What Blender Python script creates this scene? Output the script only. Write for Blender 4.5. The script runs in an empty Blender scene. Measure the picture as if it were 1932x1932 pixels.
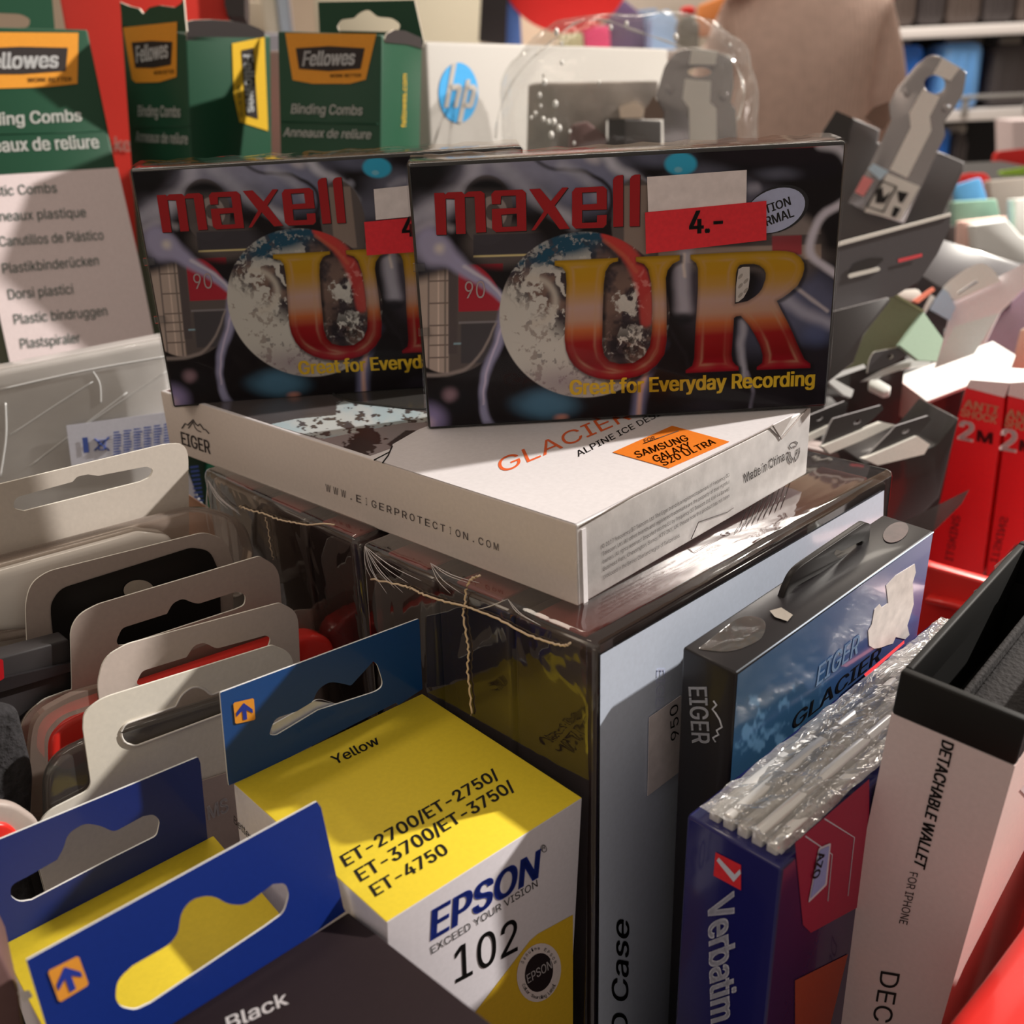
import bpy, bmesh, math, random, os
import numpy as np
from mathutils import Vector, Matrix, geometry
random.seed(4); rng = np.random.default_rng(4)
C = bpy.context.scene.collection
sc = bpy.context.scene

# ------------------------------------------------------------------ camera, light, exposure
CM = np.array([[0.999007, -0.044561, 0.0], [-0.017496, -0.392241, 0.919696], [-0.040982, -0.918782, -0.392631]])  # columns: right, down, forward
CP = np.array([0.0, 0.0, 1.30]); FPX = 2000.0
cam_d = bpy.data.cameras.new('camera'); cam = bpy.data.objects.new('camera', cam_d); C.objects.link(cam)
mw = Matrix.Identity(4)
for i in range(3):
    mw[i][0] = CM[i][0]; mw[i][1] = -CM[i][1]; mw[i][2] = -CM[i][2]; mw[i][3] = CP[i]
cam.matrix_world = mw
cam_d.sensor_width = 36; cam_d.lens = 36 * FPX / 1932; cam_d.clip_start = 0.01; cam_d.clip_end = 50
cam_d.dof.use_dof = True; cam_d.dof.focus_distance = 0.26; cam_d.dof.aperture_fstop = 20
sc.camera = cam
sc.view_settings.view_transform = 'Standard'; sc.view_settings.look = 'None'
sc.view_settings.gamma = 1; sc.view_settings.use_curve_mapping = False
sc.view_settings.exposure = 0.0
W = bpy.data.worlds.new('world'); sc.world = W; W.use_nodes = True
W.node_tree.nodes['Background'].inputs[0].default_value = (0.25, 0.212, 0.178, 1)
W.node_tree.nodes['Background'].inputs[1].default_value = 1.35

def lamp(name, kind, loc, target, energy, color, **kw):
    d = bpy.data.lights.new(name, kind); d.energy = energy; d.color = color
    for k, v in kw.items(): setattr(d, k, v)
    o = bpy.data.objects.new(name, d); C.objects.link(o); o.location = loc
    o.rotation_euler = (Vector(target) - Vector(loc)).to_track_quat('-Z', 'Y').to_euler()
    return o
KT = (0.03, 0.25, 1.18)
lamp('shop_spotlight', 'SPOT', (KT[0] + 1.45, KT[1] + .475, KT[2] + .927), KT, 205, (1.0, .93, .85), shadow_soft_size=0.022, spot_size=1.5, spot_blend=.6)
lamp('overhead_fill_light', 'AREA', (-.5, .9, 2.75), (-.2, .6, 1), 5, (1.0, .85, .70), shape='RECTANGLE', size=1.3, size_y=.25)  # added overhead fill, also gives the plastics their highlights
lamp('overhead_fill_light', 'AREA', (-1.2, -1.0, 2.75), (0, .2, 1), 4, (1.0, .82, .66), shape='RECTANGLE', size=1.3, size_y=.5)  # unseen fill added behind the camera
lamp('overhead_fill_light', 'AREA', (1.0, 2.9, 2.75), (.8, 3.2, 1), 60, (1.0, .9, .78), shape='RECTANGLE', size=2.5, size_y=.5)  # unseen fill added above the back of the shop

lamp('goods_fill_spot', 'SPOT', (1.0, 1.5, 2.5), (.42, .75, 1.15), 260, (1.0, .94, .84), shadow_soft_size=.03, spot_size=.42, spot_blend=.5)  # added spot that brightens the goods on the right
lamp('goods_fill_spot', 'SPOT', (-.9, 1.9, 2.6), (-.05, .75, 1.2), 14, (1.0, .92, .80), shadow_soft_size=.03, spot_size=.40, spot_blend=.5)  # weak spot added over the goods on the left
# ------------------------------------------------------------------ colour and materials
def lin(c):
    c = np.asarray(c, float) / 255.0
    return np.where(c <= .04045, c / 12.92, ((c + .055) / 1.055) ** 2.4)
def S(r, g, b, ill=.45):            # a printed colour read off the photograph under illumination ill
    v = lin((r, g, b)) / ill / np.array([1.08, 1.0, .88]); v = np.clip(v * min(1, .82 / v.max()), 0.004, .86)
    return (float(v[0]), float(v[1]), float(v[2]))
MATS = {}
def mat(name, col=(.5, .5, .5), rough=.5, metal=0, spec=.5, coat=0, grain=0, bump=0, bscale=400, trans=0, alpha=1, emit=None, estr=1, attr=False, coatr=.08):
    if name in MATS: return MATS[name]
    m = bpy.data.materials.new(name); m.use_nodes = True; nt = m.node_tree; p = nt.nodes['Principled BSDF']
    p.inputs['Base Color'].default_value = (*col, 1); p.inputs['Roughness'].default_value = rough; p.inputs['Metallic'].default_value = metal
    p.inputs['Specular IOR Level'].default_value = spec; p.inputs['Coat Weight'].default_value = coat; p.inputs['Coat Roughness'].default_value = coatr
    if attr:
        a = nt.nodes.new('ShaderNodeVertexColor'); a.layer_name = 'Col'; nt.links.new(a.outputs[0], p.inputs['Base Color'])
    if grain or bump:
        tc = nt.nodes.new('ShaderNodeTexCoord'); n = nt.nodes.new('ShaderNodeTexNoise'); n.inputs['Scale'].default_value = bscale; n.inputs['Detail'].default_value = 4
        nt.links.new(tc.outputs['Object'], n.inputs['Vector'])
        if grain:
            r = nt.nodes.new('ShaderNodeMapRange'); r.inputs['From Min'].default_value = .25; r.inputs['From Max'].default_value = .75
            r.inputs['To Min'].default_value = 1 - grain; r.inputs['To Max'].default_value = 1 + grain; nt.links.new(n.outputs['Fac'], r.inputs['Value'])
            h = nt.nodes.new('ShaderNodeVectorMath'); h.operation = 'SCALE'; h.inputs[0].default_value = col
            nt.links.new(r.outputs[0], h.inputs['Scale']); nt.links.new(h.outputs[0], p.inputs['Base Color'])
        if bump:
            b = nt.nodes.new('ShaderNodeBump'); b.inputs['Strength'].default_value = bump; b.inputs['Distance'].default_value = .001
            nt.links.new(n.outputs['Fac'], b.inputs['Height']); nt.links.new(b.outputs[0], p.inputs['Normal'])
    if emit:
        p.inputs['Emission Color'].default_value = (*emit, 1); p.inputs['Emission Strength'].default_value = estr
    if trans or alpha < 1:
        p.inputs['Transmission Weight'].default_value = trans; p.inputs['Alpha'].default_value = alpha
    MATS[name] = m; return m
def film(name, tint=(1, 1, 1), gloss=.12, rough=.06, bump=.5, bscale=60, stretch=(1, 1, 1), haze=0.0, hazecol=(.7, .68, .65), cap=.9):
    """thin clear plastic: see-through with a fresnel gloss, wrinkles as fine relief"""
    if name in MATS: return MATS[name]
    m = bpy.data.materials.new(name); m.use_nodes = True; nt = m.node_tree; nt.nodes.clear(); L = nt.links.new
    out = nt.nodes.new('ShaderNodeOutputMaterial'); t = nt.nodes.new('ShaderNodeBsdfTransparent'); t.inputs[0].default_value = (*tint, 1)
    g = nt.nodes.new('ShaderNodeBsdfGlossy'); g.inputs['Roughness'].default_value = rough
    fr = nt.nodes.new('ShaderNodeFresnel'); fr.inputs[0].default_value = 1.45
    ma = nt.nodes.new('ShaderNodeMath'); ma.operation = 'MULTIPLY'; ma.inputs[1].default_value = .5 + gloss * 2; ma.use_clamp = True
    L(fr.outputs[0], ma.inputs[0]); mn = nt.nodes.new('ShaderNodeMath'); mn.operation = 'MINIMUM'; mn.inputs[1].default_value = cap; L(ma.outputs[0], mn.inputs[0]); ma = mn; mx = nt.nodes.new('ShaderNodeMixShader'); L(ma.outputs[0], mx.inputs[0]); L(t.outputs[0], mx.inputs[1]); L(g.outputs[0], mx.inputs[2])
    last = mx
    if haze:
        d = nt.nodes.new('ShaderNodeBsdfDiffuse'); d.inputs[0].default_value = (*hazecol, 1); m2 = nt.nodes.new('ShaderNodeMixShader'); m2.inputs[0].default_value = haze
        L(mx.outputs[0], m2.inputs[1]); L(d.outputs[0], m2.inputs[2]); last = m2
    L(last.outputs[0], out.inputs[0])
    if bump:
        tc = nt.nodes.new('ShaderNodeTexCoord'); mp = nt.nodes.new('ShaderNodeMapping'); mp.inputs['Scale'].default_value = stretch
        n = nt.nodes.new('ShaderNodeTexNoise'); n.inputs['Scale'].default_value = bscale; n.inputs['Detail'].default_value = 3; n.inputs['Distortion'].default_value = .8
        L(tc.outputs['Object'], mp.inputs[0]); L(mp.outputs[0], n.inputs['Vector'])
        b = nt.nodes.new('ShaderNodeBump'); b.inputs['Strength'].default_value = bump; b.inputs['Distance'].default_value = .003
        L(n.outputs['Fac'], b.inputs['Height']); L(b.outputs[0], g.inputs['Normal'])
    MATS[name] = m; return m
def card(n, c, **k): return mat(n, c, **{**dict(rough=.55, spec=.35, grain=.04, bscale=900), **k})

# ------------------------------------------------------------------ geometry helpers
def rays(px, py):
    d = np.stack([(np.asarray(px, float) - 966) / FPX, (np.asarray(py, float) - 966) / FPX, np.ones_like(np.asarray(px, float))], -1)
    return d @ CM.T
def at(px, py, depth): return CP + rays(px, py) * depth
class Plane:
    def __init__(s, P, n): s.P = np.array(P, float); s.n = np.array(n, float) / np.linalg.norm(n)
    def hit(s, px, py):
        d = rays(px, py); k = ((s.P - CP) @ s.n) / (d @ s.n); return CP + d * np.asarray(k)[..., None]
    def off(s, h): return Plane(s.P + s.n * h, s.n)
def facing(px, py, depth, yaw, tilt=0):
    """upright plane through a point; yaw 0 faces the camera side, +yaw turns to the right, tilt leans its top back"""
    y = math.radians(yaw); t = math.radians(tilt)
    return Plane(at(px, py, depth), (math.sin(y) * math.cos(t), -math.cos(y) * math.cos(t), math.sin(t)))
def proj(P):
    q = (np.asarray(P) - CP) @ CM; return 966 + FPX * q[..., 0] / q[..., 2], 966 + FPX * q[..., 1] / q[..., 2]

def tag(o, label, cat, group=None, kind=None):
    if label: o['label'] = label
    if cat: o['category'] = cat
    if group: o['group'] = group
    if kind: o['kind'] = kind
    return o
def thing(name, label, cat, base, M=None, group=None):
    o = bpy.data.objects.new(name, None); C.objects.link(o); o.empty_display_size = .01
    m = Matrix.Identity(4)
    if M is not None:
        for i in range(3):
            for j in range(3): m[i][j] = M[j][i]      # rows of M are the axes
    for i in range(3): m[i][3] = base[i]
    o.matrix_world = m; o['_inv'] = [list(r) for r in m.inverted()]
    INV[o.name] = m.inverted(); return tag(o, label, cat, group)
INV = {}
def inv(o): return INV.get(o.name, Matrix.Identity(4)) if o is not None else Matrix.Identity(4)
def mesh_obj(name, verts, faces, mats, parent=None, midx=None, smooth=False, label=None, world=True):
    me = bpy.data.meshes.new(name)
    root = parent
    while root is not None and root.parent is not None: root = root.parent
    if world:
        m = np.array(inv(root)); v = np.asarray(verts, float); v = v @ m[:3, :3].T + m[:3, 3]
    else: v = np.asarray(verts, float)
    me.from_pydata(v.tolist(), [], [list(f) for f in faces])
    for mm in (mats if isinstance(mats, (list, tuple)) else [mats]): me.materials.append(mm)
    if midx is not None: me.polygons.foreach_set('material_index', midx)
    if smooth: me.polygons.foreach_set('use_smooth', [True] * len(me.polygons))
    me.update(); o = bpy.data.objects.new(name, me); C.objects.link(o)
    if parent is not None: o.parent = parent
    if label: o['label'] = label
    return o
def bevel(o, w, seg=2, ang=35):
    b = o.modifiers.new('bevel', 'BEVEL'); b.width = w; b.segments = seg; b.limit_method = 'ANGLE'; b.angle_limit = math.radians(ang); b.harden_normals = False
    o.data.polygons.foreach_set('use_smooth', [True] * len(o.data.polygons))
    return o
def rnd(pts, seg=5):
    """(x, y) keeps a corner, (x, y, r) rounds it"""
    out = []; n = len(pts)
    for i, p in enumerate(pts):
        if len(p) == 2: out.append((float(p[0]), float(p[1]))); continue
        a = np.array(pts[i - 1][:2], float); b = np.array(p[:2], float); c = np.array(pts[(i + 1) % n][:2], float)
        r = p[2]; da = a - b; dc = c - b; la = np.linalg.norm(da); lc = np.linalg.norm(dc)
        p0 = b + da / la * min(r, la * .49); p2 = b + dc / lc * min(r, lc * .49)
        for t in np.linspace(0, 1, seg + 1):
            q = (1 - t) ** 2 * p0 + 2 * t * (1 - t) * b + t * t * p2; out.append((float(q[0]), float(q[1])))
    return out
def spline(pts, k=6, closed=False):
    P = np.array(pts, float); n = len(P); out = []
    rng_ = range(n if closed else n - 1)
    for i in rng_:
        p0 = P[i - 1] if (closed or i > 0) else P[i]; p1 = P[i]; p2 = P[(i + 1) % n]; p3 = P[(i + 2) % n] if (closed or i + 2 < n) else p2
        for t in np.arange(k) / k:
            out.append(tuple(.5 * ((2 * p1) + (-p0 + p2) * t + (2 * p0 - 5 * p1 + 4 * p2 - p3) * t * t + (-p0 + 3 * p1 - 3 * p2 + p3) * t ** 3)))
    if not closed: out.append(tuple(P[-1]))
    return out
def down(x, y, Y):
    """follow the plumb line through a point on an upright face down to row Y"""
    k = (Y - y) / (5646 - y); return (x + (1175 - x) * k, Y)
def ell(cx, cy, rx, ry, rot=0, n=32):
    c, s = math.cos(math.radians(rot)), math.sin(math.radians(rot))
    return [(cx + rx * math.cos(a) * c - ry * math.sin(a) * s, cy + rx * math.cos(a) * s + ry * math.sin(a) * c) for a in np.linspace(0, 2 * math.pi, n, endpoint=False)]
def tess(loops):
    return geometry.tessellate_polygon([[Vector((x, y, 0)) for x, y in l] for l in loops])
def flat(name, parent, plane, outline, m, holes=(), lift=.00006, label=None):
    """a thin printed or glued-on shape lying on a plane"""
    loops = [outline] + [list(h) for h in holes]; allp = [p for l in loops for p in l]
    P = plane.off(lift).hit([p[0] for p in allp], [p[1] for p in allp])
    fs = []
    for f in tess(loops):
        a, b, c = (P[i] for i in f); nn = np.cross(b - a, c - a)
        fs.append(f if nn @ plane.n > 0 else (f[0], f[2], f[1]))
    return mesh_obj(name, P, fs, m, parent, label=label)
def slab(name, parent, plane, outline, m, thick, holes=(), edge=None, label=None, back=None, bev=0, seg=2):
    """an outline with real thickness going back from the plane"""
    loops = [outline] + [list(h) for h in holes]; allp = [p for l in loops for p in l]; n = len(allp)
    P = plane.hit([p[0] for p in allp], [p[1] for p in allp]); Q = P - plane.n * thick
    V = np.concatenate([P, Q]); fs = []; mi = []
    for f in tess(loops):
        a, b, c = (P[i] for i in f); nn = np.cross(b - a, c - a)
        g = f if nn @ plane.n > 0 else (f[0], f[2], f[1])
        fs.append(g); mi.append(0); fs.append((g[0] + n, g[2] + n, g[1] + n)); mi.append(2 if back else 0)
    k = 0
    for l in loops:
        L = len(l)
        for i in range(L):
            a = k + i; b = k + (i + 1) % L; fs.append((a, b, b + n, a + n)); mi.append(1)
        k += L
    ms = [m, edge or m] + ([back] if back else [])
    o = mesh_obj(name, V, fs, ms, parent, mi, label=label)
    bm = bmesh.new(); bm.from_mesh(o.data); bmesh.ops.recalc_face_normals(bm, faces=bm.faces)
    if bev: bmesh.ops.dissolve_limit(bm, angle_limit=.02, verts=bm.verts, edges=bm.edges)
    bm.to_mesh(o.data); bm.free()
    if bev: bevel(o, bev, seg)
    return o
def tube(name, parent, pts, r, m, res=6, label=None, closed=False):
    P = np.array(pts, float); n = len(P); V = []; F = []
    up = np.array([0, 0, 1.0])
    for i in range(n):
        t = P[(i + 1) % n if closed else min(i + 1, n - 1)] - P[i - 1 if (closed or i > 0) else 0]; t /= np.linalg.norm(t) + 1e-12
        a = np.cross(t, up if abs(t[2]) < .9 else np.array([1.0, 0, 0])); a /= np.linalg.norm(a); b = np.cross(t, a)
        rr = r[i] if hasattr(r, '__len__') else r
        for k in range(res):
            q = 2 * math.pi * k / res; V.append(P[i] + (a * math.cos(q) + b * math.sin(q)) * rr)
    for i in range(n if closed else n - 1):
        j = (i + 1) % n
        for k in range(res): F.append((i * res + k, i * res + (k + 1) % res, j * res + (k + 1) % res, j * res + k))
    if not closed: F.append(list(range(res))[::-1]); F.append([(n - 1) * res + k for k in range(res)])
    return mesh_obj(name, V, F, m, parent, smooth=True, label=label)
# --- lettering
def _font(fn):
    try: return bpy.data.fonts.load(os.path.join(bpy.utils.system_resource('DATAFILES'), 'fonts', fn))
    except Exception: return None
FONT = _font('Inter.woff2')
def glyphs(txt, bold=0, res=3):
    bold = min(bold, .028)
    cu = bpy.data.curves.new('lettering', 'FONT'); cu.body = txt; cu.size = 1
    if FONT: cu.font = FONT
    cu.resolution_u = res; cu.fill_mode = 'NONE'
    o = bpy.data.objects.new('lettering', cu); C.objects.link(o); dg = bpy.context.evaluated_depsgraph_get(); cv = o.evaluated_get(dg).to_curve(dg)
    loops = []
    for sp in cv.splines:
        pts = []
        if sp.type == 'BEZIER':
            B_ = sp.bezier_points; n = len(B_)
            for i in range(n):
                p, q = B_[i], B_[(i + 1) % n]; straight = (p.handle_right - p.co).length < 1e-5 and (q.handle_left - q.co).length < 1e-5
                seg = geometry.interpolate_bezier(p.co, p.handle_right, q.handle_left, q.co, 2 if straight else res + 2)[:-1]; pts += [(s_.x, s_.y) for s_ in seg]
        else: pts = [(p.co.x, p.co.y) for p in sp.points]
        cl = [pts[k] for k in range(len(pts)) if math.hypot(pts[k][0] - pts[k - 1][0], pts[k][1] - pts[k - 1][1]) > 1e-5]
        if len(cl) > 2: loops.append(cl)
    ar = lambda l: .5 * sum(l[k - 1][0] * l[k][1] - l[k][0] * l[k - 1][1] for k in range(len(l)))
    o.to_curve_clear(); bpy.data.objects.remove(o); bpy.data.curves.remove(cu)
    if not loops: return np.zeros((0, 3)), []
    pts = [Vector(p) for l in loops for p in l]; ed = []; k = 0
    for l in loops: ed += [(k + i, k + (i + 1) % len(l)) for i in range(len(l))]; k += len(l)
    vo, eo, fo, *_r = geometry.delaunay_2d_cdt(pts, ed, [], 0, 1e-6)
    v = np.array([(p.x, p.y, 0) for p in vo]); f = np.array([tuple(t) for t in fo if len(t) == 3])
    cen = v[f].mean(1); wn = np.zeros(len(f), int)
    for l in loops:            # fill where the outline winds round the point, so overlapping strokes stay whole
        L_ = np.array(l); x0, y0 = L_[:, 0], L_[:, 1]; x1, y1 = np.roll(x0, -1), np.roll(y0, -1)
        m_ = (cen[:, :1] > L_[:, 0].min() - 1e-6)[:, 0] & (cen[:, 0] < L_[:, 0].max()) & (cen[:, 1] > L_[:, 1].min()) & (cen[:, 1] < L_[:, 1].max()); c_ = cen[m_]
        if not len(c_): continue
        s_ = (x1 - x0) * (c_[:, 1:2] - y0) - (c_[:, :1] - x0) * (y1 - y0); up_ = (y0 <= c_[:, 1:2]) & (y1 > c_[:, 1:2]) & (s_ > 0); dn_ = (y0 > c_[:, 1:2]) & (y1 <= c_[:, 1:2]) & (s_ < 0)
        wn[m_] += up_.sum(1) - dn_.sum(1)
    f = f[wn != 0]; a, b_, c_ = v[f[:, 0]], v[f[:, 1]], v[f[:, 2]]; flip = ((b_[:, 0] - a[:, 0]) * (c_[:, 1] - a[:, 1]) - (b_[:, 1] - a[:, 1]) * (c_[:, 0] - a[:, 0])) < 0
    f[flip] = f[flip][:, [0, 2, 1]]; f = [tuple(int(x) for x in t) for t in f]
    if bold > 0 and len(v):        # heavier strokes: the same glyph shifted a hair each way
        n = len(v); b = bold * 1.1; sh = [(-b, -b * .3), (b, -b * .3), (-b, b * .3), (b, b * .3), (0, 0)]
        f = [tuple(i + k * n for i in t) for k in range(5) for t in f]; v = np.concatenate([v + np.array([dx, dy, 0]) for dx, dy in sh])
    return v, f
def text(parent, plane, txt, p0, p1, p2, m, bold=0, lift=.0001, name='lettering', ital=0, arc=None, label=None, res=3):
    """baseline from p0 to p1, cap height reached at p2 above p0 (all on the plane)"""
    v, f = glyphs(txt, bold, res)
    if not len(v): return
    x0, x1 = v[:, 0].min(), v[:, 0].max(); u = (v[:, 0] - x0) / (x1 - x0); h = v[:, 1] / CAP
    A, B, D = (plane.off(lift).hit(p[0], p[1]) for p in (p0, p1, p2))
    U = B - A; H = D - A
    if ital: H = H + U / np.linalg.norm(U) * np.linalg.norm(H) * ital
    P = A + u[:, None] * U + h[:, None] * H
    nn = np.cross(U, H)
    if nn @ plane.n < 0: f = [t[::-1] for t in f]
    return mesh_obj(name, P, f, m, parent, label=label)
def bez(name, parent, plane, polys, m, lift=.00012, label=None, holes=()):
    V = []; F = []
    for poly in polys:
        o = poly[0]; hs = poly[1:]; loops = [o] + hs; allp = [p for l in loops for p in l]
        P = plane.off(lift).hit([p[0] for p in allp], [p[1] for p in allp]); k = len(V)
        for f in tess(loops):
            a, b, c = (P[i] for i in f); nn = np.cross(b - a, c - a)
            g = f if nn @ plane.n > 0 else (f[0], f[2], f[1]); F.append(tuple(i + k for i in g))
        V += list(P)
    return mesh_obj(name, V, F, m, parent, label=label)
# --- painted prints: a fine grid whose vertex colours are the flat print
def print_panel(name, parent, O, ex, ey, w, h, nx, ny, fn, m, label=None, lift=.00005, keep=None):
    O = np.array(O, float); ex = np.array(ex, float); ey = np.array(ey, float); n = np.cross(ex, ey); n /= np.linalg.norm(n)
    gx, gy = np.meshgrid(np.linspace(0, w, nx), np.linspace(0, h, ny)); gx = gx.ravel(); gy = gy.ravel()
    P = O + gx[:, None] * ex + gy[:, None] * ey + n * lift; px, py = proj(P)
    col = np.clip(fn(px, py, gx, gy), 0, .9)
    i = np.arange(nx * ny).reshape(ny, nx); q = np.stack([i[:-1, :-1], i[:-1, 1:], i[1:, 1:], i[1:, :-1]], -1).reshape(-1, 4)
    if keep is not None:
        kq = keep(px[q].mean(1), py[q].mean(1)); q = q[kq]
    root = parent
    while root.parent is not None: root = root.parent
    mm = np.array(inv(root)); v = P @ mm[:3, :3].T + mm[:3, 3]
    me = bpy.data.meshes.new(name); me.vertices.add(len(v)); me.vertices.foreach_set('co', v.ravel().astype('f'))
    me.loops.add(q.size); me.loops.foreach_set('vertex_index', q.ravel().astype('i')); me.polygons.add(len(q))
    me.polygons.foreach_set('loop_start', (np.arange(len(q)) * 4).astype('i'))
    a = me.color_attributes.new('Col', 'FLOAT_COLOR', 'POINT'); a.data.foreach_set('color', np.concatenate([col, np.ones((len(col), 1))], 1).ravel().astype('f'))
    me.materials.append(m); me.update(calc_edges=True); o = bpy.data.objects.new(name, me); C.objects.link(o); o.parent = parent
    if label: o['label'] = label
    return o
_perm = rng.random((256, 256))
def vnoise(x, y):
    xi = np.floor(x).astype(int); yi = np.floor(y).astype(int); fx = x - xi; fy = y - yi; fx = fx * fx * (3 - 2 * fx); fy = fy * fy * (3 - 2 * fy)
    g = lambda a, b: _perm[a % 256, b % 256]
    return (g(xi, yi) * (1 - fx) + g(xi + 1, yi) * fx) * (1 - fy) + (g(xi, yi + 1) * (1 - fx) + g(xi + 1, yi + 1) * fx) * fy
def fbm(x, y, o=5):
    s = 0; a = .5; t = 0
    for k in range(o): s = s + a * vnoise(x * 2 ** k + 17 * k, y * 2 ** k + 31 * k); t += a; a *= .55
    return s / t
def sst(a, b, x): t = np.clip((x - a) / (b - a), 0, 1); return t * t * (3 - 2 * t)
def mixc(c, col, a): return c * (1 - a[:, None]) + np.asarray(col) * a[:, None]
def segdist(px, py, pts):
    d = np.full(px.shape, 1e9); tt = np.zeros(px.shape); n = len(pts) - 1
    for i in range(n):
        ax, ay = pts[i]; bx, by = pts[i + 1]; dx, dy = bx - ax, by - ay
        t = np.clip(((px - ax) * dx + (py - ay) * dy) / (dx * dx + dy * dy + 1e-9), 0, 1); q = np.hypot(px - ax - t * dx, py - ay - t * dy)
        tt = np.where(q < d, (i + t) / n, tt); d = np.minimum(d, q)
    return d, tt
def inpoly(px, py, pts):
    r = np.zeros(px.shape, bool); n = len(pts)
    for i in range(n):
        ax, ay = pts[i]; bx, by = pts[(i + 1) % n]
        c = ((ay > py) != (by > py)) & (px < (bx - ax) * (py - ay) / (by - ay + 1e-12) + ax); r ^= c
    return r
def sdf(px, py, pts):
    d, _ = segdist(px, py, list(pts) + [pts[0]]); return np.where(inpoly(px, py, pts), d, -d)
_h = glyphs('H')[0]; CAP = float(_h[:, 1].max())
# --- boxes with a measured pose: size, axes (rows u, v, w), base corner
POSE = {
'cassA': [[0.109, 0.013, 0.069], [0.99956, 0.02937, 0.00428, -0.02941, 0.99952, 0.00951, -0.004, -0.00963, 0.99995], [-0.02197, 0.27038, 1.209]],
'cassB': [[0.109, 0.013, 0.069], [0.99656, 0.08261, 0.00652, -0.08268, 0.99651, 0.01155, -0.00554, -0.01205, 0.99991], [-0.10013, 0.30433, 1.20799]],
'eiger': [[0.16901, 0.10019, 0.01951], [0.71959, -0.6944, 0.0, 0.6944, 0.71959, 0.0, 0.0, 0.0, 1.0], [-0.1082, 0.32131, 1.18978]],
'dvd1': [[0.07515, 0.135, 0.19], [0.71001, -0.70419, -0.00102, 0.70391, 0.70976, -0.0276, 0.02015, 0.01888, 0.99962], [-0.04163, 0.23829, 0.99988]],
'dvd2': [[0.07614, 0.135, 0.19], [0.6841, -0.72939, 0.0, 0.72939, 0.6841, 0.0, 0.0, 0.0, 1.0], [-0.09229, 0.30082, 0.99979]],
'epson': [[0.0527, 0.05429, 0.145], [0.73478, 0.67712, -0.04002, -0.67568, 0.73585, 0.04453, 0.0596, -0.00568, 0.99821], [-0.035, 0.15036, 1.0109]],
'ebb': [[0.02, 0.12151, 0.166], [0.6789, -0.73285, -0.04507, 0.73423, 0.67777, 0.03914, 0.00187, -0.05967, 0.99822], [0.05013, 0.29202, 0.96619]],
'yellow2': [[0.049, 0.0506, 0.135], [0.77424, 0.6325, 0.02238, -0.63276, 0.77285, 0.04818, 0.01318, -0.05147, 0.99859], [-0.0883 * .93, 0.15049 * .93, 1.3 - .93 * (1.3 - 0.97182)]],
'black': [[0.0527, 0.0544, 0.145], [0.77822, 0.62598, 0.05018, -0.60465, 0.76849, -0.20933, -0.1696, 0.13256, 0.97656], [-0.01822, 0.06318, 1.01841]],
'verb': [[0.02889, 0.142, 0.125], [0.69008, -0.72348, -0.01923, 0.7234, 0.69032, -0.01181, 0.02182, -0.00576, 0.99975], [0.03954, 0.22485, 0.99076]],
'wallet': [[0.03, 0.09, 0.18], [0.74276, -0.66455, -0.08179, 0.6678, 0.74411, 0.01855, 0.04853, -0.0684, 0.99648], [0.08446, 0.2339, 0.97922]],
'fellA': [[0.062, 0.062, 0.3], [0.86427, 0.5006, -0.04934, -0.48274, 0.79785, -0.36111, -0.1414, 0.33591, 0.93122], [-0.19903, 0.41532, 1.0448]],
'fellB': [[0.05, 0.05, 0.3], [0.76521, -0.62563, -0.15181, 0.6301, 0.77618, -0.02271, 0.13204, -0.07828, 0.98815], [-0.21627, 0.58711, 1.03311]],
'fellC': [[0.05, 0.05, 0.3], [0.95316, -0.29248, -0.07706, 0.28734, 0.95518, -0.07117, 0.09442, 0.0457, 0.99448], [-0.12297, 0.505, 1.01747]],
'hp': [[0.26155, 0.15, 0.3], [0.61334, 0.78917, -0.03219, -0.78958, 0.61365, 0.0, 0.01975, 0.02542, 0.99948], [-0.0404, 0.60572, 1.01064]],
}
def nearer(key, k):                                # same picture, smaller and closer: everything stands free of its neighbours
    D, R, t = POSE[key]; POSE[key] = [[d * k for d in D], R, [t[0] * k, t[1] * k, 1.3 + (t[2] - 1.3) * k]]
nearer('yellow2', .946); nearer('ebb', .70); nearer('verb', .77); nearer('wallet', .80)
BIN_Z = 0.955
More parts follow.
